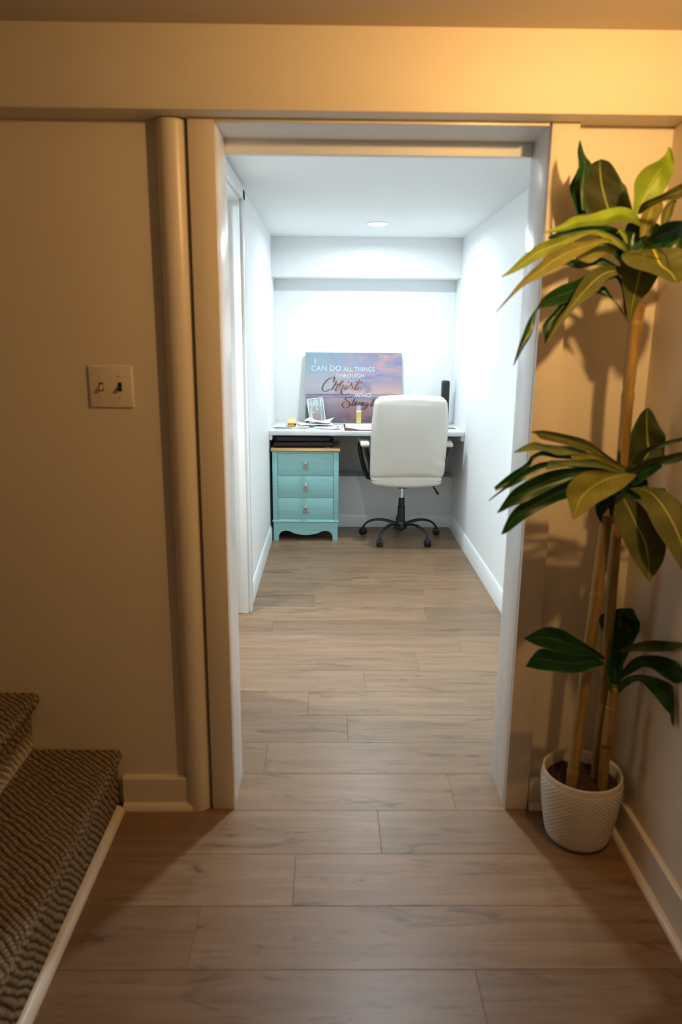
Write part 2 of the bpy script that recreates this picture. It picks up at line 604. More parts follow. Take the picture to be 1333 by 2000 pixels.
# the posts: room-side board is cream, the reveal is white gloss
struct(obj('trim_3', boxes((-0.382, -0.3115, 2.068, 2.085, 0, 2.05)), M['trim_cream'], bevel=0.002))
struct(obj('trim_4', boxes((0.5715, 0.645, 2.068, 2.085, 0, 2.05)), M['trim_cream'], bevel=0.002))
struct(obj('trim_5', boxes((-0.380, -0.310, 2.085, 2.268, 0, 2.046)), M['trim_white'], bevel=0.0015))
struct(obj('trim_6', boxes((0.570, 0.643, 2.085, 2.268, 0, 2.046)), M['trim_white'], bevel=0.0015))
struct(obj('trim_12', boxes((-0.31, 0.57, 2.2455, 2.275, 2.005, 2.06)), M['wall_white'], bevel=0.0015))
bm = boxes((-0.31, 0.57, 2.085, 2.2455, 2.043, 2.05))
struct(obj('trim_7', bm, M['header_paint']))
struct(obj('trim_8', boxes((-0.31, 0.565, 2.068, 2.085, 2.040, 2.05)), M['trim_cream'], bevel=0.0015))


# baseboards and shoe mouldings
def quarter(r, n=5):
    return [(0, 0)] + [(r * math.cos(a), r * math.sin(a)) for a in [PI / 2 * k / n for k in range(n + 1)]]


def board_prof(th, h):
    return [(0, 0), (th, 0), (th, h - 0.022), (th * 0.72, h - 0.014), (th * 0.6, h - 0.005), (th * 0.3, h), (0, h)]


def base_along_x(name, x0, x1, y, sgn, th, h, mat, shoe=0.0, plainp=False):
    """board on a wall at depth y; sgn -1: it projects towards -y"""
    bm = bmesh.new()
    pr = [(0, 0), (th, 0), (th, h - .004), (th - .004, h), (0, h)] if plainp else board_prof(th, h)
    prism(bm, [(y + sgn * p, q) for p, q in pr], 'x', x0, x1)
    if shoe:
        prism(bm, [(y + sgn * (th + p), q) for p, q in quarter(shoe)], 'x', x0, x1)
    struct(obj(name, bm, mat, smooth=35))


def base_along_y(name, y0, y1, x, sgn, th, h, mat, shoe=0.0, plainp=False):
    bm = bmesh.new()
    pr = [(0, 0), (th, 0), (th, h - .004), (th - .004, h), (0, h)] if plainp else board_prof(th, h)
    prism(bm, [(x + sgn * p, q) for p, q in pr], 'y', y0, y1)
    if shoe:
        prism(bm, [(x + sgn * (th + p), q) for p, q in quarter(shoe)], 'y', y0, y1)
    struct(obj(name, bm, mat, smooth=35))


base_along_x('baseboard_front_left', -0.672, -0.446, YF, -1, 0.024, 0.108, M['trim_cream'], 0.020, True)
base_along_x('baseboard_front_right', 0.650, XR1 - .023, YF, -1, 0.022, 0.108, M['trim_cream'], 0.018, True)
base_along_y('baseboard_right', -2.2, YF, XR1, -1, 0.014, 0.125, M['trim_cream'], 0.017, True)
base_along_y('baseboard_office_right', YB + .012, 5.685, XR2, -1, 0.014, 0.118, M['base_white'])
base_along_y('baseboard_office_left', 3.872, 5.685, XL2, 1, 0.013, 0.108, M['base_white'])
base_along_x('baseboard_office_back', XL2 + .013, XR2 - .014, 5.70, -1, 0.014, 0.10, M['base_white'])
# quarter round along the foot of the stairs
bm = bmesh.new()
prism(bm, [(-0.688 + p, q) for p, q in quarter(0.024)], 'y', 1.02, 2.055)
struct(obj('trim_9', bm, M['trim_cream'], smooth=35))

# side doorway in the office's left wall: casing, jamb lining, open door
bm = boxes((XL2, XL2 + 0.02, 3.80, 3.872, 0, 2.20), (XL2, XL2 + 0.02, 2.828, 2.90, 0, 2.20), (XL2, XL2 + 0.02, 2.828, 3.872, 2.15, 2.21))
struct(obj('trim_10', bm, M['base_white'], bevel=0.003))
bm = boxes((XL2 - 0.15, XL2 + .002, 3.785, 3.80, 0, 2.15), (XL2 - 0.15, XL2 + .002, 2.90, 2.915, 0, 2.15), (XL2 - 0.15, XL2 + .002, 2.9, 3.8, 2.138, 2.151))
struct(obj('trim_11', bm, M['base_white'], bevel=0.002))
d = thing('door_1', 'open white door', 'door', (-0.545, 3.765, 0.008))
for k in ('label', 'category'):
    del d[k]
struct(d)
bm = boxes((-0.79, 0, -0.036, 0, 0, 2.12))
for z0, z1 in ((0.2, 0.95), (1.1, 1.95)):
    for x0, x1 in ((-0.70, -0.44), (-0.34, -0.09)):
        box(bm, x0, x1, -0.040, -0.034, z0, z1)
obj('door_panel', bm, M['base_white'], d, bevel=0.002)
for z in (0.29, 1.88):
    bm = boxes((0.0005, 0.002, -0.030, -0.001, z, z + 0.09))
    lathe(bm, [(0.0045, 0), (0.0045, 0.09)], 0.004, 0.004, z, 10)
    obj('hinge', bm, M['hinge'], d)
bm = bmesh.new()
lathe(bm, [(0.025, 0), (0.025, 0.006), (0.011, 0.012), (0.011, 0.03), (0.026, 0.045), (0.026, 0.06), (0.012, 0.068)], 0, 0, 0, 20)
bmesh.ops.rotate(bm, verts=bm.verts, cent=(0, 0, 0), matrix=Matrix.Rotation(PI / 2, 3, 'X'))
bmesh.ops.translate(bm, verts=bm.verts, vec=(-0.73, -0.036, 0.95))
obj('door_handle', bm, M['hinge'], d, smooth=40)

# ------------------------------------------------------------------ painted pipe
bm = bmesh.new()
prism(bm, [(-0.429 + 0.0405 * math.cos(a), 2.097 + 0.0405 * math.sin(a)) for a in [PI - 0.07 + (PI + 0.14) * k / 36 for k in range(37)]], 'z', 0.0, 2.047)
pipe = obj('drain_pipe', bm, M['trim_cream'], smooth=40)
tag(pipe, 'thick vertical pipe painted cream beside the doorway casing', 'pipe')


# ------------------------------------------------------------------ ceiling lights
def downlight(label, x, y, z, power, color, lens, spread, group=None):
    t_ = thing('recessed_light', label, 'ceiling light', (x, y, z), group=group)
    bm = bmesh.new()
    lathe(bm, [(0.066, -0.001), (0.068, -0.006), (0.084, -0.005), (0.088, 0.0), (0.088, 0.004), (0.06, 0.004)], n=48, cap=False)
    obj('trim_ring', bm, M['base_white'], t_, smooth=50)
    bm = bmesh.new()
    lathe(bm, [(0.0665, 0.002), (0.066, -0.005), (0.02, -0.0065)], n=48)
    obj('lens', bm, lens, t_, smooth=50)
    light('AREA', 'lamp_light', (0, 0, -0.008), power, color, 0.10, t_, spread=spread)
    return t_


downlight('bright round recessed light in the office ceiling above the desk chair', 0.29, 5.03, ZC2, COOL_W1, COOL, M['led_cool'], SPREAD1)
downlight('round recessed light in the office ceiling just behind the doorway header', 0.27, 3.08, ZC2, COOL_W2, COOL, M['led_cool'], SPREAD2)

downlight('unseen recessed light added in the side room ceiling to brighten the office', -1.08, 3.15, ZC2, COOL_W3, COOL, M['led_cool'], 180)  # added lamp, out of view: brightens the office walls and the door strip


def globe(label, x, y, power, color, glass, r=0.075):
    t_ = thing('fill_globe', label, 'ceiling light', (x, y, ZC1))
    bm = bmesh.new()
    lathe(bm, [(0.06, 0), (0.06, -0.018), (0.035, -0.024)], n=32)
    obj('canopy', bm, M['hinge'], t_, smooth=40)
    bm = bmesh.new()
    bmesh.ops.create_uvsphere(bm, u_segments=32, v_segments=16, radius=r)
    bmesh.ops.translate(bm, verts=bm.verts, vec=(0, 0, -0.02 - r))
    g = obj('glass_globe', bm, glass, t_, smooth=True)
    g.visible_shadow = True
    # the bulb's light leaves the globe just under it
    light('POINT', 'lamp_light', (0, 0, -0.03 - 2 * r - 0.02), power, color, 0.03, t_)
    return t_


tl = thing('track_light', 'warm swivelling spotlight on the landing ceiling aimed at the doorway wall', 'ceiling light', (0.78, 1.08, ZC1))
bm = bmesh.new()
lathe(bm, [(0.05, 0), (0.05, -0.014), (0.012, -0.018), (0.008, -0.06), (0.008, -0.10)], n=28)
obj('ceiling_bracket', bm, M['hinge'], tl, smooth=40)
AIM = Vector((-0.38, 1, -0.30)).normalized()
bm = bmesh.new()
lathe(bm, [(0.0, -0.06), (0.030, -0.06), (0.036, -0.05), (0.038, 0.035), (0.036, 0.035), (0.034, 0.02)], n=28, cap=False)
bmesh.ops.transform(bm, matrix=Matrix.Translation((0, 0, -0.12)) @ AIM.to_track_quat('Z', 'Y').to_matrix().to_4x4(), verts=bm.verts)
obj('lamp_head', bm, M['hinge'], tl, smooth=40)
bm = bmesh.new()
lathe(bm, [(0.0, 0.018), (0.034, 0.018), (0.034, 0.022), (0.0, 0.024)], n=28, cap=False)
bmesh.ops.transform(bm, matrix=Matrix.Translation((0, 0, -0.12)) @ AIM.to_track_quat('Z', 'Y').to_matrix().to_4x4(), verts=bm.verts)
obj('lens', bm, M['lamp_warm'], tl, smooth=40)
light('AREA', 'lamp_light', Vector((0, 0, -0.12)) + AIM * 0.040, WARM_W, WARM, 0.06, tl, AIM.to_track_quat('-Z', 'Y').to_euler())
globe('unseen globe ceiling light added behind the viewer as weak fill', -0.35, -1.1, NEUT_W, NEUT, M['fill_glass'])  # added fill lamp behind the camera, lifts the walls and stairs

# ------------------------------------------------------------------ light switch
sw = thing('light_switch', 'almond double light switch plate with one ivory and one black toggle', 'light switch', (-0.632, YF, 1.356))
bm = bmesh.new()
A = [(-0.064, -0.061), (0.064, -0.061), (0.064, 0.061), (-0.064, 0.061)]
lo = [bm.verts.new((x, 0, z)) for x, z in A]
hi = [bm.verts.new((x * 0.94, -0.007, z * 0.94)) for x, z in A]
bm.faces.new(lo)
bm.faces.new(hi[::-1])
for i in range(4):
    bm.faces.new((lo[i], hi[i], hi[(i + 1) % 4], lo[(i + 1) % 4]))
bmesh.ops.recalc_face_normals(bm, faces=bm.faces)
obj('wall_plate', bm, M['plate'], sw, bevel=0.0015)
for x, mt, lab in ((-0.027, 'toggle_ivory', 'ivory toggle, switched down'), (0.026, 'black_plastic', 'black toggle, switched down')):
    bm = bmesh.new()
    tube(bm, [(x, -0.004, 0.004), (x, -0.010, -0.001), (x, -0.019, -0.009)], [0.0055, 0.005, 0.0046], 8)
    tg = obj('toggle', bm, M[mt], sw, smooth=40)
    tg['label'] = lab
    obj('toggle_slot', boxes((x - 0.0058, x + 0.0058, -0.0076, -0.006, -0.0125, 0.0125)), M['black_plastic'] if mt != 'toggle_ivory' else M['folio'], sw)
    for z in (0.030, -0.030):
        bm = bmesh.new()
        lathe(bm, [(0.0035, 0), (0.0035, 0.0012), (0.0015, 0.0022)], n=14)
        bmesh.ops.rotate(bm, verts=bm.verts, cent=(0, 0, 0), matrix=Matrix.Rotation(PI / 2, 3, 'X'))
        bmesh.ops.translate(bm, verts=bm.verts, vec=(x, -0.007, z))
        obj('screw', bm, M['screw'], sw, smooth=40)


# ------------------------------------------------------------------ carpeted stairs
def make_stairs():
    rise, run = 0.2, 0.247
    prof = [(-0.690, 0.0), (-0.690, 0.13)]
    for k in range(4):
        nx, nz = -0.675 - k * run, (k + 1) * rise
        if k:
            prof += [(nx - 0.036, nz - rise + 0.004), (nx - 0.032, nz - 0.08)]
        prof += [(nx - 0.012, nz - 0.052), (nx - 0.001, nz - 0.034), (nx + 0.002, nz - 0.018), (nx - 0.006, nz - 0.004), (nx - 0.022, nz + 0.0)]
        prof += [(nx - run - 0.028, nz)]
    pts, acc = [], 0
    prof = [np.array(p) for p in prof]
    step = 0.0028
    S, kind = [], []
    for a, b_ in zip(prof, prof[1:]):
        L = np.linalg.norm(b_ - a)
        n = max(1, int(L / step))
        for i in range(n):
            pts.append(a + (b_ - a) * i / n)
    pts = np.array(pts)
    n_s = len(pts)
    tg = np.gradient(pts, axis=0)
    tg /= np.linalg.norm(tg, axis=1)[:, None]
    nrm = np.stack([tg[:, 1], -tg[:, 0]], 1)
    nrm[:, :] = np.where((nrm[:, :1] + nrm[:, 1:]) < 0, -nrm, nrm)
    # soften the normals
    for _ in range(4):
        nrm[1:-1] = (nrm[:-2] + nrm[1:-1] * 2 + nrm[2:]) / 4
    nrm /= np.linalg.norm(nrm, axis=1)[:, None]
    s = np.concatenate([[0], np.cumsum(np.linalg.norm(np.diff(pts, axis=0), axis=1))])
    Y = np.arange(1.02, 2.0985, step)
    n_t = len(Y)
    Sg, Tg = np.meshgrid(s, Y, indexing='ij')
    up = np.clip(nrm[:, 1] * 1.6 - 0.3, 0, 1)[:, None]      # 1 on treads, 0 on risers
    rng = np.random.RandomState(4)

    def wob(a, f, ph):
        return a * np.sin(Sg * f + ph) * np.cos(Tg * f * 0.8 + ph * 2)
    wv = wob(0.0035, 31, 0.3) + wob(0.0022, 67, 1.7) + wob(0.0014, 131, 2.9)
    # treads: diagonal ribs
    u = (-0.64 * Sg + 0.77 * Tg) + wv
    v = (0.77 * Sg + 0.64 * Tg) + wv * 0.5
    P = 0.0160
    rib = np.abs(np.cos(PI * u / P)) ** 0.7
    row = np.floor(u / P + 0.5)
    loop = np.abs(np.cos(PI * (v / 0.0135 + 0.5 * (row % 2)))) ** 0.6
    h1 = rib * (0.06 + 0.94 * loop)
    # risers: ribs running up
    u2 = 0.64 * Sg + 0.77 * Tg + wv * 1.2
    v2 = 0.77 * Sg - 0.64 * Tg
    rib2 = np.abs(np.cos(PI * u2 / 0.019)) ** 0.75
    row2 = np.floor(u2 / 0.019 + 0.5)
    loop2 = np.abs(np.cos(PI * (v2 / 0.012 + 0.5 * (row2 % 2)))) ** 0.6
    h2 = rib2 * (0.18 + 0.82 * loop2)
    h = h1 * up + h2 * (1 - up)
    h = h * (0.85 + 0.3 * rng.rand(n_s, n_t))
    amp = 0.0042
    co = np.empty((n_s, n_t, 3))
    co[..., 0] = pts[:, 0][:, None] + nrm[:, 0][:, None] * (h - 1) * amp
    co[..., 2] = pts[:, 1][:, None] + nrm[:, 1][:, None] * (h - 1) * amp
    co[..., 1] = Tg
    me = bpy.data.meshes.new('carpet')
    idx = np.arange(n_s * n_t).reshape(n_s, n_t)
    f = np.stack([idx[:-1, :-1], idx[:-1, 1:], idx[1:, 1:], idx[1:, :-1]], -1).reshape(-1, 4)
    me.vertices.add(n_s * n_t)
    me.vertices.foreach_set('co', co.reshape(-1))
    me.loops.add(f.size)
    me.loops.foreach_set('vertex_index', f.reshape(-1).astype(np.int32))
    me.polygons.add(len(f))
    me.polygons.foreach_set('loop_start', np.arange(0, f.size, 4, dtype=np.int32))
    me.update(calc_edges=True)
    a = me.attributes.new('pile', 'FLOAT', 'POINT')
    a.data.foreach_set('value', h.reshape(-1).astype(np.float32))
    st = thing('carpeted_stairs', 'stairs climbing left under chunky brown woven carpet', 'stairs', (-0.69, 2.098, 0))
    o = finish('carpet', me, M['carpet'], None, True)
    # the boards beneath the carpet
    bm = bmesh.new()
    for k in range(4):
        box(bm, -1.745, -0.702 - k * run - (0.01 if k else 0), 1.024, 2.096, 0.0 if k == 0 else k * rise - .01, (k + 1) * rise - 0.012)
    o2 = obj('stair_boards', bm, M['trim_cream'])
    for q in (o, o2):
        q.parent = st
        q.matrix_parent_inverse = Matrix.Translation((0.69, -2.098, 0))
    return st


make_stairs()

# ------------------------------------------------------------------ desk and what stands on it
DZ = 0.833
desk = thing('writing_desk', 'white marble-look desk top spanning the end of the office', 'desk', (0.25, 5.585, 0.80))
obj('desk_top', boxes((XL2 - 0.25 + .001, XR2 - 0.25 - .001, -0.335, 0.334, 0, 0.033)), M['marble'], desk, bevel=0.003)
for x0, x1 in ((XL2 + .001, XL2 + 0.022), (XR2 - 0.022, XR2 - .001)):
    obj('support_cleat', boxes((x0 - 0.25, x1 - 0.25, -0.325, 0.33, -0.036, 0)), M['base_white'], desk, bevel=0.002)

# canvas print, leaning back against the wall
CW, CH, CT = 0.765, 0.548, 0.030
lean = math.asin((5.912 - 5.812) / CH)
cv = thing('canvas_print', 'canvas print of a sunset seascape with verse lettering, leaning behind the chair', 'canvas print',
           (-0.215, 5.778, DZ + 0.0055), (-lean + 0.02, 0, 0))

m, t, b = nt('seascape_print')
tc = N(t, 'ShaderNodeTexCoord')
sp = N(t, 'ShaderNodeSeparateXYZ')
t.links.new(tc.outputs['Object'], sp.inputs[0])
v = math_node(t, 'DIVIDE', sp.outputs[2], CH)
u = math_node(t, 'DIVIDE', sp.outputs[0], CW)
mp = N(t, 'ShaderNodeMapping')
mp.inputs['Scale'].default_value = (3.5, 1, 9)
mp.inputs['Rotation'].default_value = (0, 0.35, 0)
t.links.new(tc.outputs['Object'], mp.inputs[0])
n = N(t, 'ShaderNodeTexNoise')
n.inputs['Scale'].default_value = 1.0
n.inputs['Detail'].default_value = 6
n.inputs['Distortion'].default_value = 0.9
t.links.new(mp.outputs[0], n.inputs['Vector'])
sky_l = ramp(t, [(0.42, (0.60, 0.56, 0.60)), (0.52, (0.60, 0.64, 0.70)), (0.75, (0.42, 0.60, 0.68)), (1.0, (0.36, 0.56, 0.64))], v)
sky_r = ramp(t, [(0.42, (0.80, 0.60, 0.46)), (0.50, (0.66, 0.50, 0.50)), (0.60, (0.42, 0.40, 0.55)), (0.8, (0.42, 0.43, 0.58)), (1.0, (0.33, 0.33, 0.48))], v)
uf = ramp(t, [(0.15, (0, 0, 0)), (0.75, (1, 1, 1))], u)
sky = mixc(t, uf.outputs[0], sky_l.outputs[0], sky_r.outputs[0])
cl_ = ramp(t, [(0.50, (0, 0, 0)), (0.60, (1, 1, 1))], n.outputs[0])
cm = math_node(t, 'MULTIPLY', cl_.outputs[0], math_node(t, 'MULTIPLY_ADD', uf.outputs[0], 0.75, 0.12))
sky = mixc(t, cm, sky, (0.70, 0.47, 0.46))
dk = ramp(t, [(0.32, (1, 1, 1)), (0.44, (0, 0, 0))], n.outputs[0])
sky = mixc(t, math_node(t, 'MULTIPLY', dk.outputs[0], math_node(t, 'MULTIPLY_ADD', uf.outputs[0], 0.75, 0.1)), sky, (0.22, 0.19, 0.33))
mp2 = N(t, 'ShaderNodeMapping')
mp2.inputs['Scale'].default_value = (2.0, 1, 60)
t.links.new(tc.outputs['Object'], mp2.inputs[0])
n_ = N(t, 'ShaderNodeTexNoise')
n_.inputs['Scale'].default_value = 1.0
n_.inputs['Detail'].default_value = 4
t.links.new(mp2.outputs[0], n_.inputs['Vector'])
sea_band = ramp(t, [(0.38, (0.24, 0.22, 0.33)), (0.6, (0.52, 0.46, 0.54))], n_.outputs[0])
sand_l = ramp(t, [(0.0, (0.24, 0.20, 0.28)), (0.15, (0.34, 0.36, 0.44)), (0.33, (0.50, 0.50, 0.56))], v)
sand_r = ramp(t, [(0.0, (0.16, 0.085, 0.10)), (0.15, (0.28, 0.17, 0.22)), (0.33, (0.50, 0.36, 0.37))], v)
uf2 = ramp(t, [(0.1, (0, 0, 0)), (0.5, (1, 1, 1))], u)
sand = mixc(t, uf2.outputs[0], sand_l.outputs[0], sand_r.outputs[0])
sand = mixc(t, math_node(t, 'MULTIPLY', cl_.outputs[0], 0.55), sand, (0.46, 0.26, 0.24))
is_low = ramp(t, [(0.325, (1, 1, 1)), (0.34, (0, 0, 0))], v)
is_sea = ramp(t, [(0.405, (1, 1, 1)), (0.412, (0, 0, 0))], v)
c = mixc(t, is_sea.outputs[0], sky, sea_band.outputs[0])
c = mixc(t, is_low.outputs[0], c, sand)
c = mixc(t, 1.0, c, (0.66, 0.60, 0.63), 'MULTIPLY')
t.links.new(c, b.inputs['Base Color'])
b.inputs['Roughness'].default_value = 0.75
M['print'] = m

obj('stretched_canvas', boxes((0, CW, 0, CT, 0, CH)), M['canvas_edge'], cv, bevel=0.002)
bm = bmesh.new()
vs = [bm.verts.new(p) for p in ((0.001, -0.0006, 0.001), (CW - 0.001, -0.0006, 0.001), (CW - 0.001, -0.0006, CH - 0.001), (0.001, -0.0006, CH - 0.001))]
bm.faces.new(vs)
obj('printed_face', bm, M['print'], cv)


def cpx(px, py):
    """photo position -> spot on the print"""
    return ((px - 591.5) / 200.5 * CW, (824.5 - py) / 133.5 * CH)


def caps(word, px0, px1, py0, py1):
    cu = bpy.data.curves.new('lettering', 'FONT')
    cu.body = word
    cu.space_character = 1.08
    to = bpy.data.objects.new('lettering', cu)
    COL.objects.link(to)
    bpy.context.view_layer.update()
    me = bpy.data.meshes.new_from_object(to.evaluated_get(bpy.context.evaluated_depsgraph_get()))
    bpy.data.objects.remove(to, do_unlink=True)
    me.name = 'lettering'
    cc = np.array([v_.co[:] for v_ in me.vertices])
    a, b_ = cc.min(0), cc.max(0)
    x0, z0 = cpx(px0, py1)
    x1, z1 = cpx(px1, py0)
    for v_ in me.vertices:
        p = v_.co
        v_.co = Vector((x0 + (p.x - a[0]) / max(1e-6, b_[0] - a[0]) * (x1 - x0), -0.0016, z0 + (p.y - a[1]) / (b_[1] - a[1]) * (z1 - z0)))
    finish('lettering', me, M['white_text'], cv)['label'] = 'white capitals reading ' + word


caps('I', 610.5, 612.5, 703.5, 713)
caps('CAN DO', 604, 665, 716, 726.5)
caps('ALL THINGS', 670, 735, 718.5, 727)
caps('THROUGH', 654, 713, 731.5, 739)
caps('WHO', 694, 728, 768.5, 776.5)

m, t, b = nt('burnished_lettering')
tc = N(t, 'ShaderNodeTexCoord')
sp = N(t, 'ShaderNodeSeparateXYZ')
t.links.new(tc.outputs['Object'], sp.inputs[0])
r1 = ramp(t, [(0.14, (0.06, 0.13, 0.12)), (0.21, (0.10, 0.055, 0.04)), (0.33, (0.24, 0.095, 0.035)), (0.42, (0.22, 0.07, 0.03)), (0.52, (0.05, 0.035, 0.05))], sp.outputs[0])
r2 = ramp(t, [(0.20, (0.03, 0.012, 0.012)), (0.31, (0.35, 0.14, 0.07))], sp.outputs[2])
r3 = ramp(t, [(0.24, (1, 1, 1)), (0.26, (0, 0, 0))], sp.outputs[2])
t.links.new(mixc(t, r3.outputs[0], r1.outputs[0], mixc(t, 0.5, r2.outputs[0], (0.09, 0.04, 0.04))), b.inputs['Base Color'])
b.inputs['Roughness'].default_value = 0.6
M['script_ink'] = m


def script(strokes, name, label):
    """calligraphic ribbons; points are in tenths of photo pixels from (620, 730)"""
    bm = bmesh.new()
    k_ = 0
    for wd, pts in strokes:
        S = spline([cpx(620 + x / 10.25, 730 + y / 10.25) for x, y in pts], 10 * len(pts))
        L, R = [], []
        for i, p in enumerate(S):
            a, b_ = S[max(i - 1, 0)], S[min(i + 1, len(S) - 1)]
            d = (b_ - a)
            d /= max(1e-9, np.linalg.norm(d))
            nn = np.array((-d[1], d[0]))
            down = abs(d[1])
            f = i / (len(S) - 1)
            ww = wd * (0.28 + 0.72 * down ** 1.5) * min(1, 0.35 + 4 * f, 0.35 + 4 * (1 - f)) * CW / 200.5
            L.append(bm.verts.new((p[0] + nn[0] * ww / 2, -0.0014 - 0.00002 * k_, p[1] + nn[1] * ww / 2)))
            R.append(bm.verts.new((p[0] - nn[0] * ww / 2, -0.0014 - 0.00002 * k_, p[1] - nn[1] * ww / 2)))
        for i in range(len(S) - 1):
            bm.faces.new((L[i], L[i + 1], R[i + 1], R[i]))
        k_ += 1
    o = obj(name, bm, M['script_ink'], cv)
    o['label'] = label


script([
    (3.4, [(308, 66), (328, 100), (318, 140), (300, 190)]),
    (3.8, [(318, 115), (255, 98), (180, 135), (108, 215), (66, 300), (88, 352), (150, 362), (215, 332), (262, 318)]),
    (3.8, [(382, 148), (330, 235), (262, 345)]),
    (3.4, [(275, 320), (330, 250), (392, 212), (398, 245), (352, 325), (366, 352), (430, 305)]),
    (3.0, [(430, 305), (448, 200), (498, 152), (505, 180), (455, 225), (470, 250), (530, 225)]),
    (3.8, [(535, 222), (500, 290), (470, 350), (480, 400), (530, 425), (600, 412), (650, 400)]),
    (3.4, [(600, 225), (560, 295), (552, 325), (590, 312), (650, 240)]),
    (3.4, [(632, 165), (618, 190)]),
    (2.8, [(650, 290), (700, 185), (686, 225), (715, 270), (692, 318), (648, 306)]),
    (4.2, [(866, 115), (820, 210), (765, 300), (760, 328), (800, 322), (858, 268)]),
    (2.8, [(738, 175), (790, 172), (850, 190), (890, 172), (932, 205)]),
], 'lettering', 'burnished script reading Christ')
script([
    (3.0, [(684, 452), (684, 478), (640, 482), (590, 478), (560, 505), (600, 545), (655, 590), (640, 652), (570, 690), (512, 662), (500, 612), (545, 576), (612, 590)]),
    (3.2, [(772, 488), (730, 580), (692, 632), (712, 640), (760, 600)]),
    (2.2, [(700, 545), (750, 528), (812, 524)]),
    (2.8, [(795, 545), (776, 600), (770, 645), (800, 590), (830, 560)]),
    (2.6, [(828, 610), (872, 575), (856, 600), (824, 628), (840, 650), (885, 610)]),
    (3.0, [(918, 568), (885, 640)]),
    (2.8, [(888, 632), (955, 568), (925, 632), (942, 645), (985, 600)]),
    (2.8, [(1046, 582), (1005, 590), (985, 630), (1010, 645), (1055, 585)]),
    (3.0, [(1058, 578), (1025, 665), (972, 715), (945, 700), (1000, 655), (1090, 620)]),
    (3.4, [(1186, 488), (1140, 575), (1106, 632), (1122, 648), (1170, 600)]),
    (2.4, [(1092, 520), (1150, 530), (1228, 548)]),
    (3.4, [(1262, 500), (1180, 640)]),
    (2.8, [(1186, 634), (1260, 575), (1236, 630), (1250, 648), (1300, 600)]),
    (2.6, [(1300, 610), (1344, 575), (1328, 600), (1296, 628), (1312, 650), (1357, 610)]),
    (3.0, [(1390, 568), (1357, 640)]),
    (2.8, [(1360, 632), (1427, 568), (1397, 632), (1414, 645), (1457, 600)]),
    (2.6, [(1457, 600), (1490, 560), (1500, 610), (1470, 645)]),
], 'lettering', 'dark script reading Strengthens')

# framed flower photo
fr = thing('picture_frame', 'small white picture frame holding a photo of white flowers in a pot', 'picture frame', (-0.178, 5.735, DZ + .001), (-0.16, 0.0, 0.04))
FW, FH = 0.128, 0.188
bm = bmesh.new()
sh = lambda x, z: (x + (FH - z) * 0.14 - 0.02, z)
for x0, x1, z0, z1 in ((0, 0.006, 0, FH), (FW - 0.006, FW, 0, FH), (0, FW, 0, 0.006), (0, FW, FH - 0.006, FH)):
    box(bm, x0, x1, -0.012, 0, z0, z1)
obj('frame_border', bm, M['frame_white'], fr)
m, t, b = nt('flower_photo')
tc = N(t, 'ShaderNodeTexCoord')
sp = N(t, 'ShaderNodeSeparateXYZ')
t.links.new(tc.outputs['Object'], sp.inputs[0])
vo = N(t, 'ShaderNodeTexVoronoi')
vo.inputs['Scale'].default_value = 75
t.links.new(tc.outputs['Object'], vo.inputs['Vector'])
mp = N(t, 'ShaderNodeMapping')
mp.inputs['Scale'].default_value = (60, 1, 6)
t.links.new(tc.outputs['Object'], mp.inputs[0])
n = N(t, 'ShaderNodeTexNoise')
n.inputs['Scale'].default_value = 1
t.links.new(mp.outputs[0], n.inputs['Vector'])
bg = ramp(t, [(0.35, (0.28, 0.33, 0.33)), (0.65, (0.68, 0.76, 0.76))], n.outputs[0])
fl = ramp(t, [(0.25, (0.80, 0.80, 0.80)), (0.5, (0.30, 0.33, 0.31))], vo.outputs['Distance'])
dx = math_node(t, 'SUBTRACT', sp.outputs[0], 0.062)
dz = math_node(t, 'SUBTRACT', sp.outputs[2], 0.098)
dd = math_node(t, 'ADD', math_node(t, 'MULTIPLY', dx, dx), math_node(t, 'MULTIPLY', math_node(t, 'MULTIPLY', dz, dz), 2.2))
fm = ramp(t, [(0.0018, (1, 1, 1)), (0.0032, (0, 0, 0))], dd)
c = mixc(t, fm.outputs[0], bg.outputs[0], fl.outputs[0])
pm = math_node(t, 'MULTIPLY', math_node(t, 'LESS_THAN', math_node(t, 'ABSOLUTE', dx), 0.034), math_node(t, 'LESS_THAN', sp.outputs[2], 0.072))
c = mixc(t, pm, c, (0.40, 0.30, 0.27))
t.links.new(c, b.inputs['Base Color'])
b.inputs['Roughness'].default_value = 0.25
obj('photo', boxes((0.006, FW - 0.006, -0.008, -0.006, 0.006, FH - 0.006)), m, fr)
bm = bmesh.new()
prism(bm, [(-0.03, 0.004), (-0.004, 0.02), (0.005, 0.08), (-0.008, 0.05)], 'y', 0.0, 0.012)
obj('easel_back', bm, M['black_plastic'], fr)
# leaning sheet skews like the photographed one
fr.rotation_euler = (-0.16, -0.13, 0.04)
fr.location.z += 0.001

# slim gold bottle with clear top
g_ = thing('slim_bottle', 'slim upright gold bottle with a clear top before the canvas print', 'bottle', (0.206, 5.66, DZ))
bm = bmesh.new()
rbox(bm, (0, 0, 0.052), (0.019, 0.014, 0.052), 0.006, 8)
obj('bottle_body', bm, M['gold'], g_, smooth=True)
bm = bmesh.new()
rbox(bm, (0, 0, 0.105), (0.0195, 0.0145, 0.005), 0.003, 6)
obj('bottle_collar', bm, M['frame_white'], g_, smooth=True)
bm = bmesh.new()
rbox(bm, (-0.001, 0, 0.129), (0.016, 0.012, 0.02), 0.004, 8)
obj('bottle_cap', bm, M['clear'], g_, smooth=True)

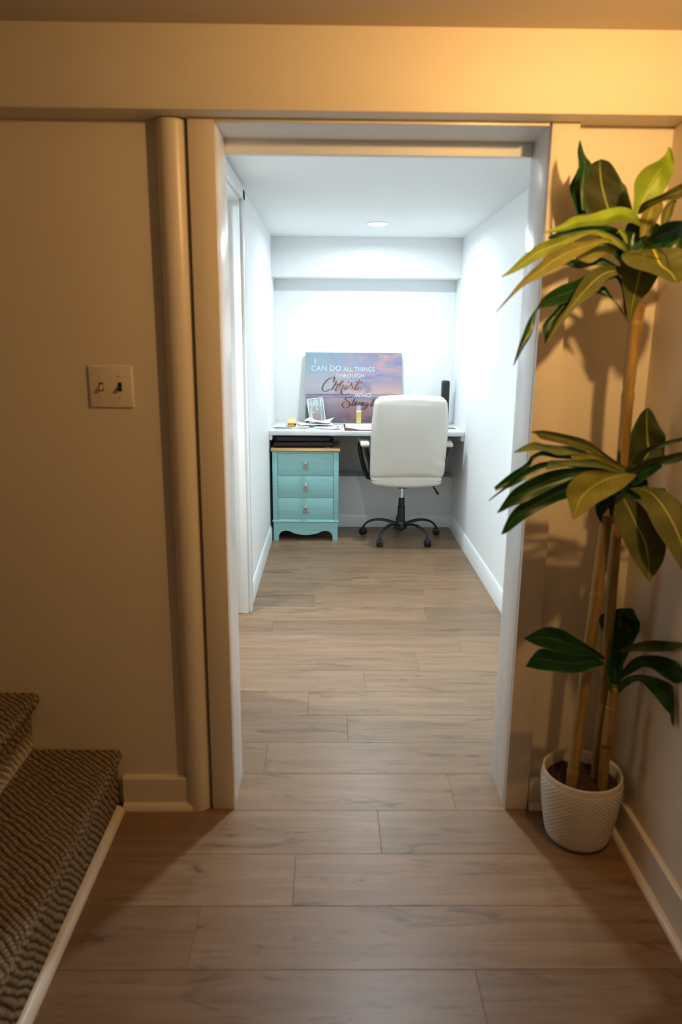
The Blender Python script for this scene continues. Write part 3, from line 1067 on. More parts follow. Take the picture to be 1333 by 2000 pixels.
# oxblood folio with white pages
fo = thing('open_folio', 'dark red folio with white pages lying open on the desk left of the chair', 'folio', (0.29, 5.465, DZ))
obj('folio_cover', boxes((-0.20, 0.20, -0.19, 0.19, 0, 0.006)), M['folio'], fo, bevel=0.002)
bm = bmesh.new()
prism(bm, [(-0.19, 0.012), (0.19, 0.012), (0.19, 0.178), (-0.19, 0.178)], 'z', 0.006, 0.009)
obj('page', bm, M['paper'], fo)
bm = bmesh.new()
prism(bm, [(-0.085, -0.18), (0.19, -0.18), (0.19, -0.01), (-0.19, -0.01), (-0.19, -0.05), (-0.13, -0.12)], 'z', 0.006, 0.009)
obj('page', bm, M['paper'], fo)


# loose papers: each sheet its own object, slightly curled
def sheet(name, label, cat, x, y, z, wx, wy, rot, curl, mat, group='loose papers and mail on the desk'):
    bm = bmesh.new()
    nx, ny = 14, 10
    top, bot = [], []
    for i in range(nx + 1):
        for j in range(ny + 1):
            u_, v_ = i / nx - 0.5, j / ny - 0.5
            zz = curl * (4 * u_ * u_ * (0.6 + v_) + 0.35 * math.sin(5 * u_ + 3 * v_ + x * 20) + 0.35)
            top.append(bm.verts.new((u_ * wx, v_ * wy, max(0, zz) + 0.0012)))
            bot.append(bm.verts.new((u_ * wx, v_ * wy, max(0, zz))))
    ix = lambda i, j: i * (ny + 1) + j
    for i in range(nx):
        for j in range(ny):
            bm.faces.new((top[ix(i, j)], top[ix(i + 1, j)], top[ix(i + 1, j + 1)], top[ix(i, j + 1)]))
            bm.faces.new((bot[ix(i, j)], bot[ix(i, j + 1)], bot[ix(i + 1, j + 1)], bot[ix(i + 1, j)]))
    for i in range(nx):
        for j in (0, ny):
            q = (top[ix(i, j)], bot[ix(i, j)], bot[ix(i + 1, j)], top[ix(i + 1, j)])
            bm.faces.new(q if j == 0 else q[::-1])
    for j in range(ny):
        for i in (0, nx):
            q = (top[ix(i, j)], top[ix(i, j + 1)], bot[ix(i, j + 1)], bot[ix(i, j)])
            bm.faces.new(q if i == 0 else q[::-1])
    o = obj(name, bm, mat, smooth=40)
    o.location = (x, y, z)
    o.rotation_euler = (0, 0, rot)
    return tag(o, label, cat, group)


sheet('envelope', 'pale blue envelope poking out under the white mail at the desk\'s left end', 'envelope', -0.31, 5.42, DZ, 0.23, 0.16, 0.06, 0.004, M['paper_blue'])
sheet('paper_sheet', 'white sheet under the small yellow carton', 'paper', -0.30, 5.48, DZ + 0.007, 0.27, 0.20, -0.15, 0.004, M['paper'])
sheet('paper_sheet', 'white sheet lying flat at the desk front left of the flyer', 'paper', -0.20, 5.37, DZ + 0.0005, 0.20, 0.11, 0.1, 0.002, M['paper'])
sheet('envelope', 'white envelope on the sheets in front of the picture frame', 'envelope', -0.13, 5.53, DZ + 0.0145, 0.26, 0.15, 0.22, 0.010, M['paper'])
sheet('paper_sheet', 'curled white sheet on top of the pile covering the frame\'s foot', 'paper', -0.10, 5.60, DZ + 0.026, 0.20, 0.14, -0.3, 0.018, M['paper'])
fl_ = sheet('flyer', 'white flyer with a red numeral 1 at its right end', 'flyer', -0.03, 5.45, DZ + 0.004, 0.20, 0.20, -0.08, 0.003, M['paper'])
cu = bpy.data.curves.new('red_numeral', 'FONT')
cu.body = '1'
cu.extrude = 0.0003
to = bpy.data.objects.new('red_numeral', cu)
COL.objects.link(to)
bpy.context.view_layer.update()
me = bpy.data.meshes.new_from_object(to.evaluated_get(bpy.context.evaluated_depsgraph_get()))
bpy.data.objects.remove(to, do_unlink=True)
for v_ in me.vertices:
    v_.co = Vector((0.058 + v_.co.x * 0.06, -0.085 + v_.co.y * 0.20, 0.006 + v_.co.z))
finish('red_numeral', me, M['ink_red'], fl_)
obj('pink_panel', boxes((0.05, 0.088, -0.09, 0.06, 0.0052, 0.0057)), M['ink_pink'], fl_)
rs = sheet('printed_card', 'grey printed sheet at the desk\'s right end beside the chair', 'paper', 0.885, 5.47, DZ, 0.13, 0.16, 0.1, 0.003, M['paper'])
obj('print_block', boxes((-0.055, 0.04, -0.06, 0.05, 0.0055, 0.006)), M['grey_print'], rs)

# yellow carton
yb = thing('yellow_carton', 'small yellow carton with black printing lying on the mail', 'carton', (-0.303, 5.40, DZ + 0.0145), (0.22, 0, 0.03))
obj('carton_body', boxes((-0.032, 0.032, 0, 0.11, 0, 0.026)), M['yellow'], yb, bevel=0.0015)
obj('carton_flap', boxes((-0.0315, 0.0315, 0.002, 0.108, 0.0258, 0.0272)), M['peach'], yb)
bm = bmesh.new()
for k in range(6):
    box(bm, -0.029 + k * 0.0075, -0.024 + k * 0.0075, -0.0006, 0.0003, 0.014, 0.022)
box(bm, 0.018, 0.031, -0.0006, 0.0003, 0.006, 0.023)
obj('carton_print', bm, M['black_plastic'], yb)

# slim black speaker at the right end
spk = thing('tower_speaker', 'tall slim black speaker standing at the right end of the desk', 'speaker', (0.885, 5.73, DZ))
bm = bmesh.new()
rbox(bm, (0, 0, 0.171), (0.029, 0.04, 0.171), 0.012, 12)
obj('speaker_body', bm, M['black_plastic'], spk, smooth=True)
bm = bmesh.new()
rbox(bm, (0, -0.037, 0.175), (0.024, 0.006, 0.155), 0.005, 10)
obj('speaker_grille', bm, M['rubber'], spk, smooth=True)


# ------------------------------------------------------------------ teal cabinet
def make_cabinet():
    X0, X1, D = -0.245, 0.245, 0.40
    c = thing('teal_cabinet', 'teal three-drawer cabinet with wooden top under the desk', 'cabinet', (-0.196, 5.265, 0))
    bm = boxes((X0 + .004, X1 - .004, 0.012, D, 0.150, 0.678))
    # front frame posts and rails, the outer edges rounded
    for s in (-1, 1):
        a, b_ = (X0, X0 + 0.037) if s < 0 else (X1 - 0.037, X1)
        box(bm, a, b_, 0, 0.03, 0.150, 0.678)
    box(bm, X0 + .03, X1 - .03, 0.001, 0.03, 0.665, 0.678)
    box(bm, X0 + .03, X1 - .03, 0.001, 0.03, 0.150, 0.166)
    obj('carcass', bm, M['teal'], c, bevel=0.004)
    # base with its scalloped apron
    bm = bmesh.new()
    pts = [(X0 + .004, 0), (X0 + 0.042, 0), (X0 + 0.043, 0.025)]
    n = 10
    for k in range(n + 1):
        a = PI - k / n * PI / 2
        pts.append((X0 + 0.090 + 0.047 * math.cos(a), 0.030 + 0.048 * math.sin(a)))
    cs = spline([(X0 + 0.095, 0.079), (X0 + 0.125, 0.074), (X0 + 0.165, 0.056), (0, 0.045), (X1 - 0.165, 0.056), (X1 - 0.125, 0.074), (X1 - 0.095, 0.079)], 25)
    pts += [tuple(p) for p in cs]
    for k in range(n + 1):
        a = PI / 2 - k / n * PI / 2
        pts.append((X1 - 0.090 + 0.047 * math.cos(a), 0.030 + 0.048 * math.sin(a)))
    pts += [(X1 - 0.043, 0.025), (X1 - 0.042, 0), (X1 - .004, 0), (X1 - .004, 0.145), (X0 + .004, 0.145)]
    prism(bm, pts, 'y', 0.0, 0.02)
    for a, b_ in ((X0 + .004, X0 + 0.022), (X1 - 0.022, X1 - .004)):
        box(bm, a, b_, 0.018, D - 0.03, 0.07, 0.145)
        box(bm, a, b_, D - 0.04, D, 0.0, 0.145)
        box(bm, a, b_, 0.018, 0.045, 0.0, 0.08)
    obj('plinth', bm, M['teal'], c)
    bm = bmesh.new()
    prism(bm, [(-0.006, 0.147), (-0.008, 0.151), (-0.006, 0.156), (0.0, 0.158), (D, 0.158), (D, 0.145), (0, 0.145)], 'x', X0 - 0.003, X1 + 0.003)
    obj('moulding', bm, M['teal'], c, smooth=40)
    bm = bmesh.new()
    prism(bm, [(-0.010, 0.683), (-0.013, 0.688), (-0.010, 0.694), (-0.006, 0.698), (-0.004, 0.704), (D, 0.704), (D, 0.678), (-0.006, 0.678)], 'x', X0 - 0.008, X1 + 0.008)
    obj('cabinet_top', bm, M['oak'], c, smooth=30)
    # stopper rail at the top's right rear
    zs = [(0.1665, 0.330), (0.332, 0.497), (0.499, 0.664)]
    for i, (a, b_) in enumerate(zs):
        dr = obj('drawer', boxes((X0 + 0.0395, X1 - 0.0395, 0.004, 0.35, a + .0005, b_ - .0005)), M['teal'], c, bevel=0.0015)
        bm = bmesh.new()
        zc = (a + b_) / 2 - 0.002
        # rosette and ball
        kv = lathe(bm, [(0.011, 0), (0.011, 0.004), (0.005, 0.007), (0.0045, 0.014), (0.010, 0.020), (0.0125, 0.027), (0.010, 0.034), (0.004, 0.037)], n=20)
        bmesh.ops.rotate(bm, verts=kv, cent=(0, 0, 0), matrix=Matrix.Rotation(PI / 2, 3, 'X'))
        bmesh.ops.translate(bm, verts=kv, vec=(0, 0.004, zc + 0.016))
        # bell-shaped drop
        pl = [(-0.005, 0.006), (0.005, 0.006), (0.007, -0.006), (0.013, -0.018), (0.021, -0.024), (0.021, -0.030), (0.010, -0.030), (0, -0.034),
              (-0.010, -0.030), (-0.021, -0.030), (-0.021, -0.024), (-0.013, -0.018), (-0.007, -0.006)]
        prism(bm, [(x, zc + 0.004 + z) for x, z in pl], 'y', -0.014, -0.004)
        obj('drawer_pull', bm, M['pewter'], dr, smooth=40)
    return c


make_cabinet()

# black laptop case on the cabinet
lc = thing('laptop_case', 'black padded laptop case lying on the teal cabinet', 'laptop case', (-0.213, 5.445, 0.7045))
bm = bmesh.new()
rbox(bm, (0, 0, 0.021), (0.224, 0.155, 0.021), 0.019, 20, lambda x, y, z: (0, 0, 0.002 * math.sin(3 * x) * (z > 0)))
obj('case_base', bm, M['bag'], lc, smooth=True)
bm = bmesh.new()
rbox(bm, (-0.004, 0.008, 0.058), (0.205, 0.142, 0.022), 0.019, 20, lambda x, y, z: (0, 0, 0.006 * (1 - x * x) * (z > 0)))
obj('case_lid', bm, M['rubber'], lc, smooth=True)
bm = bmesh.new()
tube(bm, [(0.16, -0.156, 0.006), (0.19, -0.158, 0.001), (0.205, -0.165, 0.001)], 0.002, 6)
obj('zip_pull', bm, M['pewter'], lc, smooth=True)


# ------------------------------------------------------------------ office chair
def make_chair():
    cx, cy = 0.530, 5.358
    c = thing('office_chair', 'cream leather office chair on a black five-star base, seen from behind', 'chair', (cx, cy, 0))
    # backrest
    bm = bmesh.new()
    zc, hz = 0.809, 0.298

    def df(x, y, z):
        k = (z + 1) / 2
        taper = -x * 0.262 * (0.085 * max(0, z) ** 2 + 0.02 * max(0, -z))
        px = 0.010 + 0.006 * z - 0.006
        bulge = -0.018 * (1 - x * x) * (1 - z * z) * (1 if y < 0 else -1)
        crease = 0.0
        # pulled creases low on the right
        if y < 0:
            r = math.hypot((x - 0.98) * 1.1, (z + 0.62) * 1.3)
            crease = 0.010 * math.exp(-(r / 0.28) ** 2) * math.sin(16 * (z + 0.62 + 0.35 * (x - 1)))
            crease += 0.004 * math.exp(-((z - 0.86 + 0.03 * x) / 0.02) ** 2)
        round_top = -0.014 * x * x * max(0, z)
        return (taper + px, -0.030 * k + 0.012 * z * z + bulge + crease, round_top + 0.006 * math.sin(2 * x + 1) * (z < -0.9))
    rbox(bm, (0.012, -0.225, zc), (0.272, 0.058, hz), 0.045, 34, df)
    obj('backrest', bm, M['leather'], c, smooth=True)
    # front cushion of the back
    bm = bmesh.new()
    rbox(bm, (0.012, -0.172, zc), (0.235, 0.035, hz - 0.03), 0.034, 16)
    obj('back_cushion', bm, M['leather'], c, smooth=True)
    # seat
    bm = bmesh.new()
    rbox(bm, (0.008, -0.020, 0.492), (0.256, 0.240, 0.040), 0.030, 24,
         lambda x, y, z: (0, 0, (-0.010 + 0.022 * x * x) if z < 0 else 0.012 * (1 - x * x) * (1 - y * y)))
    obj('seat', bm, M['leather'], c, smooth=True)
    # mechanism, column
    obj('tilt_mechanism', boxes((-0.035, 0.03, -0.09, 0.10, 0.405, 0.452)), M['black_metal'], c, bevel=0.006)
    bm = bmesh.new()
    lathe(bm, [(0.0135, 0.29), (0.0135, 0.41)], n=24)
    obj('gas_lift', bm, M['chrome'], c, smooth=40)
    bm = bmesh.new()
    lathe(bm, [(0.0, 0.062), (0.022, 0.064), (0.030, 0.075), (0.034, 0.10), (0.034, 0.13), (0.030, 0.150), (0.0285, 0.252), (0.0245, 0.254), (0.0235, 0.314), (0.018, 0.318), (0.0136, 0.318)], n=32)
    obj('column_cover', bm, M['black_plastic'], c, smooth=35)
    # lever
    bm = bmesh.new()
    tube(bm, [(0.02, 0.0, 0.432), (0.15, -0.02, 0.430), (0.222, -0.03, 0.425), (0.236, -0.035, 0.405)], 0.005, 8)
    tube(bm, spline([(0.232, -0.035, 0.415), (0.245, -0.037, 0.392), (0.262, -0.04, 0.366), (0.270, -0.04, 0.352)], 10),
         [0.006, 0.008, 0.011, 0.012, 0.013, 0.014, 0.015, 0.0155, 0.013, 0.007], 12, 0.6)
    obj('height_lever', bm, M['black_plastic'], c, smooth=True)
    # star base
    hub = bmesh.new()
    lathe(hub, [(0.036, 0.075), (0.046, 0.085), (0.046, 0.120), (0.036, 0.135)], n=32)
    obj('base_hub', hub, M['black_metal'], c, smooth=40)
    R = 0.300
    for k in range(5):
        a = math.radians(-54 - 72 * k - 0)
        d = Vector((math.cos(a), math.sin(a), 0))
        bm = bmesh.new()
        P = [(d * r + Vector((0, 0, z))) for r, z in ((0.03, 0.108), (0.10, 0.128), (0.17, 0.134), (0.23, 0.122), (0.275, 0.096), (R, 0.062))]
        S = spline([tuple(p) for p in P], 22)
        rad = [0.021 - 0.008 * min(1, i / 16) for i in range(22)]
        tube(bm, S, rad, 14, 0.62, Vector((0, 0, 1)))
        lg = obj('base_leg', bm, M['black_metal'], c, smooth=True)
        # twin-wheel caster
        cp = d * R
        ca = a + (0.55 if k % 2 else -0.35)
        e = Vector((math.cos(ca), math.sin(ca), 0))
        bm = bmesh.new()
        for s in (-1, 1):
            vs = lathe(bm, [(0.004, -0.011), (0.020, -0.011), (0.0265, -0.006), (0.0275, 0.0), (0.0265, 0.006), (0.018, 0.011), (0.004, 0.012)], n=24)
            bmesh.ops.rotate(bm, verts=vs, cent=(0, 0, 0), matrix=Matrix.Rotation(PI / 2, 3, 'X') if s < 0 else Matrix.Rotation(-PI / 2, 3, 'X'))
            bmesh.ops.translate(bm, verts=vs, vec=(0, s * 0.0135, 0.0275))
        vs = lathe(bm, [(0.021, 0.0), (0.024, 0.010), (0.020, 0.022), (0.010, 0.030), (0.006, 0.040)], 0.0, 0, 0.028, 20)
        bmesh.ops.rotate(bm, verts=bm.verts, cent=(0, 0, 0), matrix=Matrix.Rotation(ca, 3, 'Z'))
        bmesh.ops.translate(bm, verts=bm.verts, vec=cp)
        obj('caster', bm, M['rubber'], c, smooth=40)
    # arms
    for s in (-1, 1):
        ox = 0.012
        bm = bmesh.new()
        lp = [(0.296, -0.16, 0.728), (0.288, -0.145, 0.68), (0.262, -0.09, 0.60), (0.250, -0.04, 0.52), (0.262, 0.0, 0.468), (0.285, 0.05, 0.50),
              (0.312, 0.11, 0.58), (0.330, 0.14, 0.68), (0.322, 0.13, 0.725), (0.312, 0.05, 0.735), (0.300, -0.08, 0.735), (0.296, -0.16, 0.728)]
        S = spline([(ox + s * x, y, z) for x, y, z in lp], 60)
        tube(bm, S, 0.0135, 12, 1.25, Vector((1, 0, 0)))
        tube(bm, [(ox + s * 0.262, 0.0, 0.47), (ox + s * 0.20, 0.0, 0.462)], 0.014, 10)
        ar = obj('armrest', bm, M['black_plastic'], c, smooth=True)
        bm = bmesh.new()
        rbox(bm, (ox + s * 0.308, -0.02, 0.752), (0.034, 0.145, 0.014), 0.013, 12,
             lambda x, y, z: (s * 0.006 * y, 0, -0.022 * max(0, -y - 0.3) ** 1.5 - 0.02 * max(0, y - 0.5)))
        obj('arm_pad', bm, M['leather'], ar, smooth=True)
    return c


make_chair()


# ------------------------------------------------------------------ potted plant
def make_plant():
    px, py = 0.765, 1.940
    root = thing('potted_plant', 'tall broad-leaved artificial plant in a white woven-texture pot', 'plant', (px, py, 0))
    O = Vector((px, py, 0))
    # pot with woven relief
    prof = [(0.0, 0.0), (0.070, 0.0), (0.084, 0.006), (0.094, 0.022), (0.102, 0.06), (0.110, 0.11), (0.1155, 0.16), (0.1175, 0.195), (0.117, 0.215)]
    PH = 0.232
    S = spline([(r, z) for r, z in prof[2:]] + [(0.116, 0.226)], 170)
    bm = bmesh.new()
    n = 240
    rings = []
    for i, (r, z) in enumerate(S):
        ring = []
        rowf = z / 0.0068
        row = int(rowf)
        for k in range(n):
            a = 2 * PI * k / n
            # staggered short dashes, sloping a little
            h = 0.0
            if 0.010 < z < 0.212:
                row = int(rowf)
                u_ = (k / n * 44 + 0.5 * (row % 2)) % 1.0
                h = 0.0030 * (math.sin(PI * u_) ** 0.6) * (math.sin(PI * (rowf - row)) ** 0.7)
            ring.append(bm.verts.new(((r + h) * math.cos(a), (r + h) * math.sin(a), z)))
        rings.append(ring)
    for r, z in ((0.1165, 0.230), (0.1145, 0.232), (0.1105, 0.231), (0.1085, 0.225), (0.1065, 0.195), (0.102, 0.15)):
        rings.append([bm.verts.new((r * math.cos(2 * PI * k / n), r * math.sin(2 * PI * k / n), z)) for k in range(n)])
    rings.insert(0, [bm.verts.new((0.070 * math.cos(2 * PI * k / n), 0.070 * math.sin(2 * PI * k / n), 0.0)) for k in range(n)])
    for a, b_ in zip(rings, rings[1:]):
        for k in range(n):
            bm.faces.new((a[k], a[(k + 1) % n], b_[(k + 1) % n], b_[k]))
    bm.faces.new(rings[0][::-1])
    pot = obj('pot', bm, M['pot'], root, smooth=True)
    pot['label'] = 'off-white pot with woven relief'
    # soil
    bm = bmesh.new()
    n = 64
    cv_ = bm.verts.new((0, 0, 0.196))
    prev = None
    for ri in range(1, 22):
        r = 0.1075 * ri / 21
        ring = []
        for k in range(n):
            a = 2 * PI * k / n
            x, y = r * math.cos(a), r * math.sin(a)
            z = 0.196 + 0.010 * mnoise.noise(Vector((x * 60, y * 60, 3))) + 0.004 * mnoise.noise(Vector((x * 200, y * 200, 1)))
            ring.append(bm.verts.new((x, y, z if ri < 21 else 0.188)))
        if prev is None:
            for k in range(n):
                bm.faces.new((cv_, ring[k], ring[(k + 1) % n]))
        else:
            for k in range(n):
                bm.faces.new((prev[k], ring[k], ring[(k + 1) % n], prev[(k + 1) % n]))
        prev = ring
    obj('soil', bm, M['soil'], root, smooth=True)

    # stems
    def stem(pts, r0, r1, nodes, top=True):
        P = [at(*p) for p in pts]
        P[0].z = 0.185
        S_ = spline([tuple(p) for p in P], 90)
        bm = bmesh.new()
        rad = []
        zz = [p[2] for p in S_]
        for i, p in enumerate(S_):
            f = i / 89
            r = r0 + (r1 - r0) * f
            for nd in nodes:
                r += 0.0022 * math.exp(-((f - nd) / 0.006) ** 2) - 0.0012 * math.exp(-((f - nd - 0.016) / 0.008) ** 2)
            rad.append(r)
        tube(bm, [Vector(p) - O for p in S_], rad, 20)
        obj('stem', bm, M['stem'], root, smooth=50)
    stem([(1115, 1546, 1.905), (1134, 1400, 1.90), (1160, 1200, 1.89), (1187, 1005, 1.88)], 0.0165, 0.0165, [0.09, 0.42, 0.73])
    stem([(1163, 1525, 1.955), (1175, 1400, 1.95), (1192, 1200, 1.94), (1207, 1010, 1.93), (1218, 880, 1.92), (1232, 720, 1.90), (1242, 640, 1.89), (1250, 592, 1.885)],
         0.0145, 0.0160, [0.22, 0.45, 0.66, 0.875])
    stem([(1176, 1548, 1.90), (1186, 1440, 1.90), (1201, 1345, 1.90)], 0.0145, 0.0150, [0.22, 0.8])

    # leaves: pairs of opposite edge points from stalk to tip, as sight lines of the photo, at depths Y0..Y1
    def leaf(st, Y0, Y1, side, mat, bulge=0.18, Ym=None):
        n_, m_ = 40, 10
        ox, oy, k_ = ORG
        P = spline([(ox + a[0] * k_, oy + a[1] * k_, ox + b_[0] * k_, oy + b_[1] * k_) for a, b_ in st], n_)
        bm = bmesh.new()
        uvl = bm.loops.layers.uv.new('leaf')
        rows = []
        for i, q in enumerate(P):
            f = i / (n_ - 1)
            if Ym is None:
                Y = Y0 + (Y1 - Y0) * f
            else:
                Y = Y0 * (1 - f) * (1 - 2 * f) + 4 * Ym * f * (1 - f) + Y1 * f * (2 * f - 1)
            wid = math.hypot(q[2] - q[0], q[3] - q[1]) / FPX * Y
            row = []
            for j in range(m_ + 1):
                u_ = j / m_
                s_ = u_ * 2 - 1
                d_ = bulge * wid * (1 - abs(s_) ** 1.4) + 0.03 * wid * math.sin(f * 15 + 3 * s_)
                p = at(q[0] + (q[2] - q[0]) * u_, q[1] + (q[3] - q[1]) * u_, Y + d_)
                p.x = min(p.x, XR1 - 0.010)
                p.y = min(p.y, YF - 0.010)
                row.append((bm.verts.new(p - O), s_, f))
            rows.append(row)
        for a, b_ in zip(rows, rows[1:]):
            for j in range(m_):
                q = [a[j], a[j + 1], b_[j + 1], b_[j]]
                fc = bm.faces.new([v_[0] for v_ in q])
                for lp, v_ in zip(fc.loops, q):
                    lp[uvl].uv = (v_[1] / 2 + 0.5, v_[2])
        bm.normal_update()
        # which side of the leaf is turned to the viewer: T upper side, U underside
        tot = 0
        for fc in bm.faces:
            c_ = fc.calc_center_median() + O - Vector((0, 0, CAMZ))
            tot += fc.calc_area() * (1 if fc.normal.dot(c_) < 0 else -1)
        if (tot > 0) != (side == 'T'):
            bmesh.ops.reverse_faces(bm, faces=bm.faces)
        return obj('leaf', bm, M[mat], root, smooth=True)

    D, OL, LI, LO, PA = 'leaf_dark', 'leaf_olive', 'leaf_lime', 'leaf_yellow', 'leaf_pale'
    # ---- crown at the top
    ORG = (940, 270, 0.2948)
    leaf([((700, 500), (1005, 480)), ((672, 400), (980, 420)), ((662, 300), (935, 290)), ((690, 220), (890, 205)), ((730, 172), (850, 155)), ((765, 150), (800, 138))], 1.93, 2.00, 'U', D, 0.12)
    leaf([((665, 470), (700, 490)), ((660, 330), (682, 330)), ((650, 230), (722, 210)), ((645, 150), (730, 165)), ((640, 85), (690, 110)), ((655, 8), (659, 12))], 1.91, 1.95, 'T', D, -0.1)
    leaf([((640, 510), (720, 490)), ((602, 390), (690, 390)), ((588, 320), (680, 300)), ((625, 240), (665, 230)), ((645, 195), (652, 195))], 1.96, 2.02, 'T', D)
    leaf([((960, 500), (1005, 480)), ((900, 420), (985, 400)), ((890, 320), (965, 325)), ((915, 285), (935, 290))], 1.98, 2.03, 'U', OL)
    leaf([((1008, 500), (1040, 505)), ((1014, 400), (1130, 440)), ((1020, 285), (1215, 350)), ((1080, 200), (1265, 250)), ((1170, 150), (1285, 185)), ((1222, 105), (1280, 140)), ((1238, 58), (1260, 62))], 1.87, 1.84, 'T', LI, 0.2)
    leaf([((1060, 590), (1055, 540)), ((1000, 562), (1010, 480)), ((900, 552), (930, 455)), ((800, 580), (820, 474)), ((715, 580), (720, 506)), ((640, 590), (618, 520)), ((540, 618), (535, 570)), ((408, 631), (412, 624))], 1.87, 1.76, 'T', LI, -0.25, 1.80)
    leaf([((980, 720), (930, 610)), ((820, 640), (830, 580)), ((640, 650), (650, 590)), ((520, 665), (520, 620)), ((445, 668), (452, 650))], 1.92, 1.95, 'T', D)
    leaf([((985, 745), (958, 750)), ((925, 675), (900, 715)), ((835, 625), (815, 662)), ((735, 609), (720, 634)), ((600, 640), (600, 690)), ((450, 675), (470, 765)), ((365, 712), (385, 802)), ((270, 790), (300, 850)), ((190, 870), (215, 892)), ((134, 918), (137, 923))], 1.87, 1.74, 'U', LI, 0.2, 1.78)
    leaf([((965, 745), (930, 738)), ((900, 700), (880, 712)), ((830, 660), (825, 692)), ((700, 682), (720, 738)), ((560, 700), (600, 808)), ((450, 762), (510, 858)), ((400, 820), (420, 908)), ((325, 885), (335, 952)), ((240, 975), (275, 987)), ((185, 1045), (200, 1055)), ((94, 1155), (97, 1160))], 1.87, 1.72, 'U', LO, 0.2, 1.77)
    leaf([((900, 740), (880, 770)), ((830, 715), (825, 770)), ((760, 715), (790, 792)), ((690, 730), (720, 826)), ((608, 782), (640, 802))], 1.88, 1.82, 'U', LO, 0.2)
    leaf([((920, 850), (900, 880)), ((800, 790), (790, 840)), ((700, 780), (690, 858)), ((620, 800), (640, 864)), ((555, 818), (575, 842))], 1.89, 1.90, 'T', D)
    leaf([((940, 870), (930, 905)), ((770, 880), (790, 965)), ((620, 945), (625, 1060)), ((530, 975), (520, 1105)), ((430, 1040), (430, 1122)), ((368, 1125), (375, 1142)), ((318, 1200), (352, 1252)), ((280, 1290), (325, 1322)), ((245, 1390), (275, 1402)), ((214, 1505), (218, 1509))], 1.88, 1.74, 'T', D, 0.2, 1.80)
    leaf([((860, 878), (880, 905)), ((705, 900), (770, 940)), ((600, 1000), (670, 1015)), ((500, 1130), (585, 1105)), ((410, 1237), (545, 1185)), ((420, 1320), (485, 1300)), ((425, 1364), (440, 1361))], 1.87, 1.80, 'T', D, 0.2)
    leaf([((945, 850), (945, 892)), ((820, 848), (845, 932)), ((720, 885), (775, 1012)), ((640, 990), (700, 1072)), ((575, 1110), (615, 1135)), ((500, 1215), (532, 1240)), ((430, 1358), (440, 1364))], 1.86, 1.76, 'U', OL, 0.2)
    leaf([((980, 1228), (962, 1190)), ((930, 1150), (905, 1095)), ((870, 1052), (835, 1048)), ((825, 985), (765, 1028)), ((790, 984), (775, 1010))], 1.88, 1.90, 'T', D)
    leaf([((978, 1205), (950, 1160)), ((962, 1100), (930, 990)), ((945, 960), (880, 918)), ((905, 895), (815, 945))], 1.88, 1.86, 'T', D)
    leaf([((975, 1222), (992, 1222)), ((960, 1105), (1050, 1085)), ((940, 990), (1118, 1010)), ((925, 880), (1178, 915)), ((925, 800), (1215, 862)), ((960, 750), (1200, 800))], 1.88, 1.83, 'U', OL, 0.1)
    leaf([((985, 745), (1300, 722)), ((930, 782), (1390, 760)), ((985, 848), (1400, 830)), ((1130, 895), (1385, 885)), ((1230, 938), (1345, 935)), ((1292, 958), (1306, 960))], 1.84, 1.77, 'U', OL, 0.1)
    leaf([((1035, 505), (1065, 500)), ((1070, 432), (1110, 465)), ((1190, 375), (1230, 412)), ((1320, 305), (1320, 400)), ((1420, 270), (1420, 320))], 1.85, 1.70, 'U', OL, 0.2)
    leaf([((1052, 660), (1095, 640)), ((1060, 530), (1150, 545)), ((1100, 460), (1185, 445)), ((1160, 425), (1192, 425))], 1.86, 1.86, 'U', LO, 0.2)
    leaf([((1100, 660), (1130, 640)), ((1130, 545), (1165, 555)), ((1180, 440), (1205, 470)), ((1198, 424), (1206, 430))], 1.87, 1.87, 'U', OL)
    leaf([((1190, 610), (1230, 600)), ((1200, 485), (1262, 525)), ((1250, 420), (1292, 432)), ((1292, 408), (1302, 418))], 1.88, 1.86, 'U', OL)
    leaf([((1095, 670), (1140, 700)), ((1200, 570), (1250, 690)), ((1320, 545), (1330, 650)), ((1420, 570), (1420, 625))], 1.86, 1.70, 'T', D)
    leaf([((1180, 720), (1210, 740)), ((1260, 640), (1300, 730)), ((1340, 610), (1380, 700)), ((1430, 620), (1430, 660))], 1.88, 1.84, 'T', D)
    leaf([((955, 760), (1150, 760)), ((940, 680), (1220, 690)), ((985, 590), (1200, 590)), ((1040, 530), (1120, 540))], 1.89, 1.93, 'T', D)
    leaf([((1010, 760), (940, 860)), ((950, 670), (850, 740)), ((880, 600), (780, 680)), ((820, 585), (790, 600))], 1.89, 1.93, 'T', D)
    leaf([((1000, 860), (960, 900)), ((1060, 700), (940, 720)), ((1080, 580), (960, 590)), ((1040, 540), (1000, 545))], 1.875, 1.88, 'T', D)
    leaf([((1150, 760), (1120, 860)), ((1260, 700), (1240, 820)), ((1340, 690), (1350, 780))], 1.89, 1.90, 'T', D)
    leaf([((905, 620), (895, 640)), ((930, 590), (915, 625)), ((965, 640), (940, 660)), ((975, 690), (965, 700))], 1.86, 1.86, 'U', LI)

    # ---- middle crown
    ORG = (940, 780, 0.2948)
    leaf([((955, 500), (1040, 500)), ((925, 430), (1180, 420)), ((940, 370), (1275, 345)), ((970, 285), (1240, 262)), ((1012, 180), (1188, 180)), ((1060, 90), (1142, 92)), ((1108, 53), (1116, 55))], 1.90, 1.95, 'U', D, 0.12)
    leaf([((1000, 420), (1050, 450)), ((1080, 332), (1112, 350)), ((1200, 285), (1202, 318)), ((1320, 255), (1322, 282)), ((1410, 240), (1410, 258))], 1.87, 1.68, 'T', OL)
    leaf([((985, 472), (1000, 500)), ((1100, 400), (1130, 430)), ((1220, 372), (1230, 432)), ((1330, 348), (1332, 408)), ((1420, 345), (1420, 380))], 1.86, 1.68, 'T', OL)
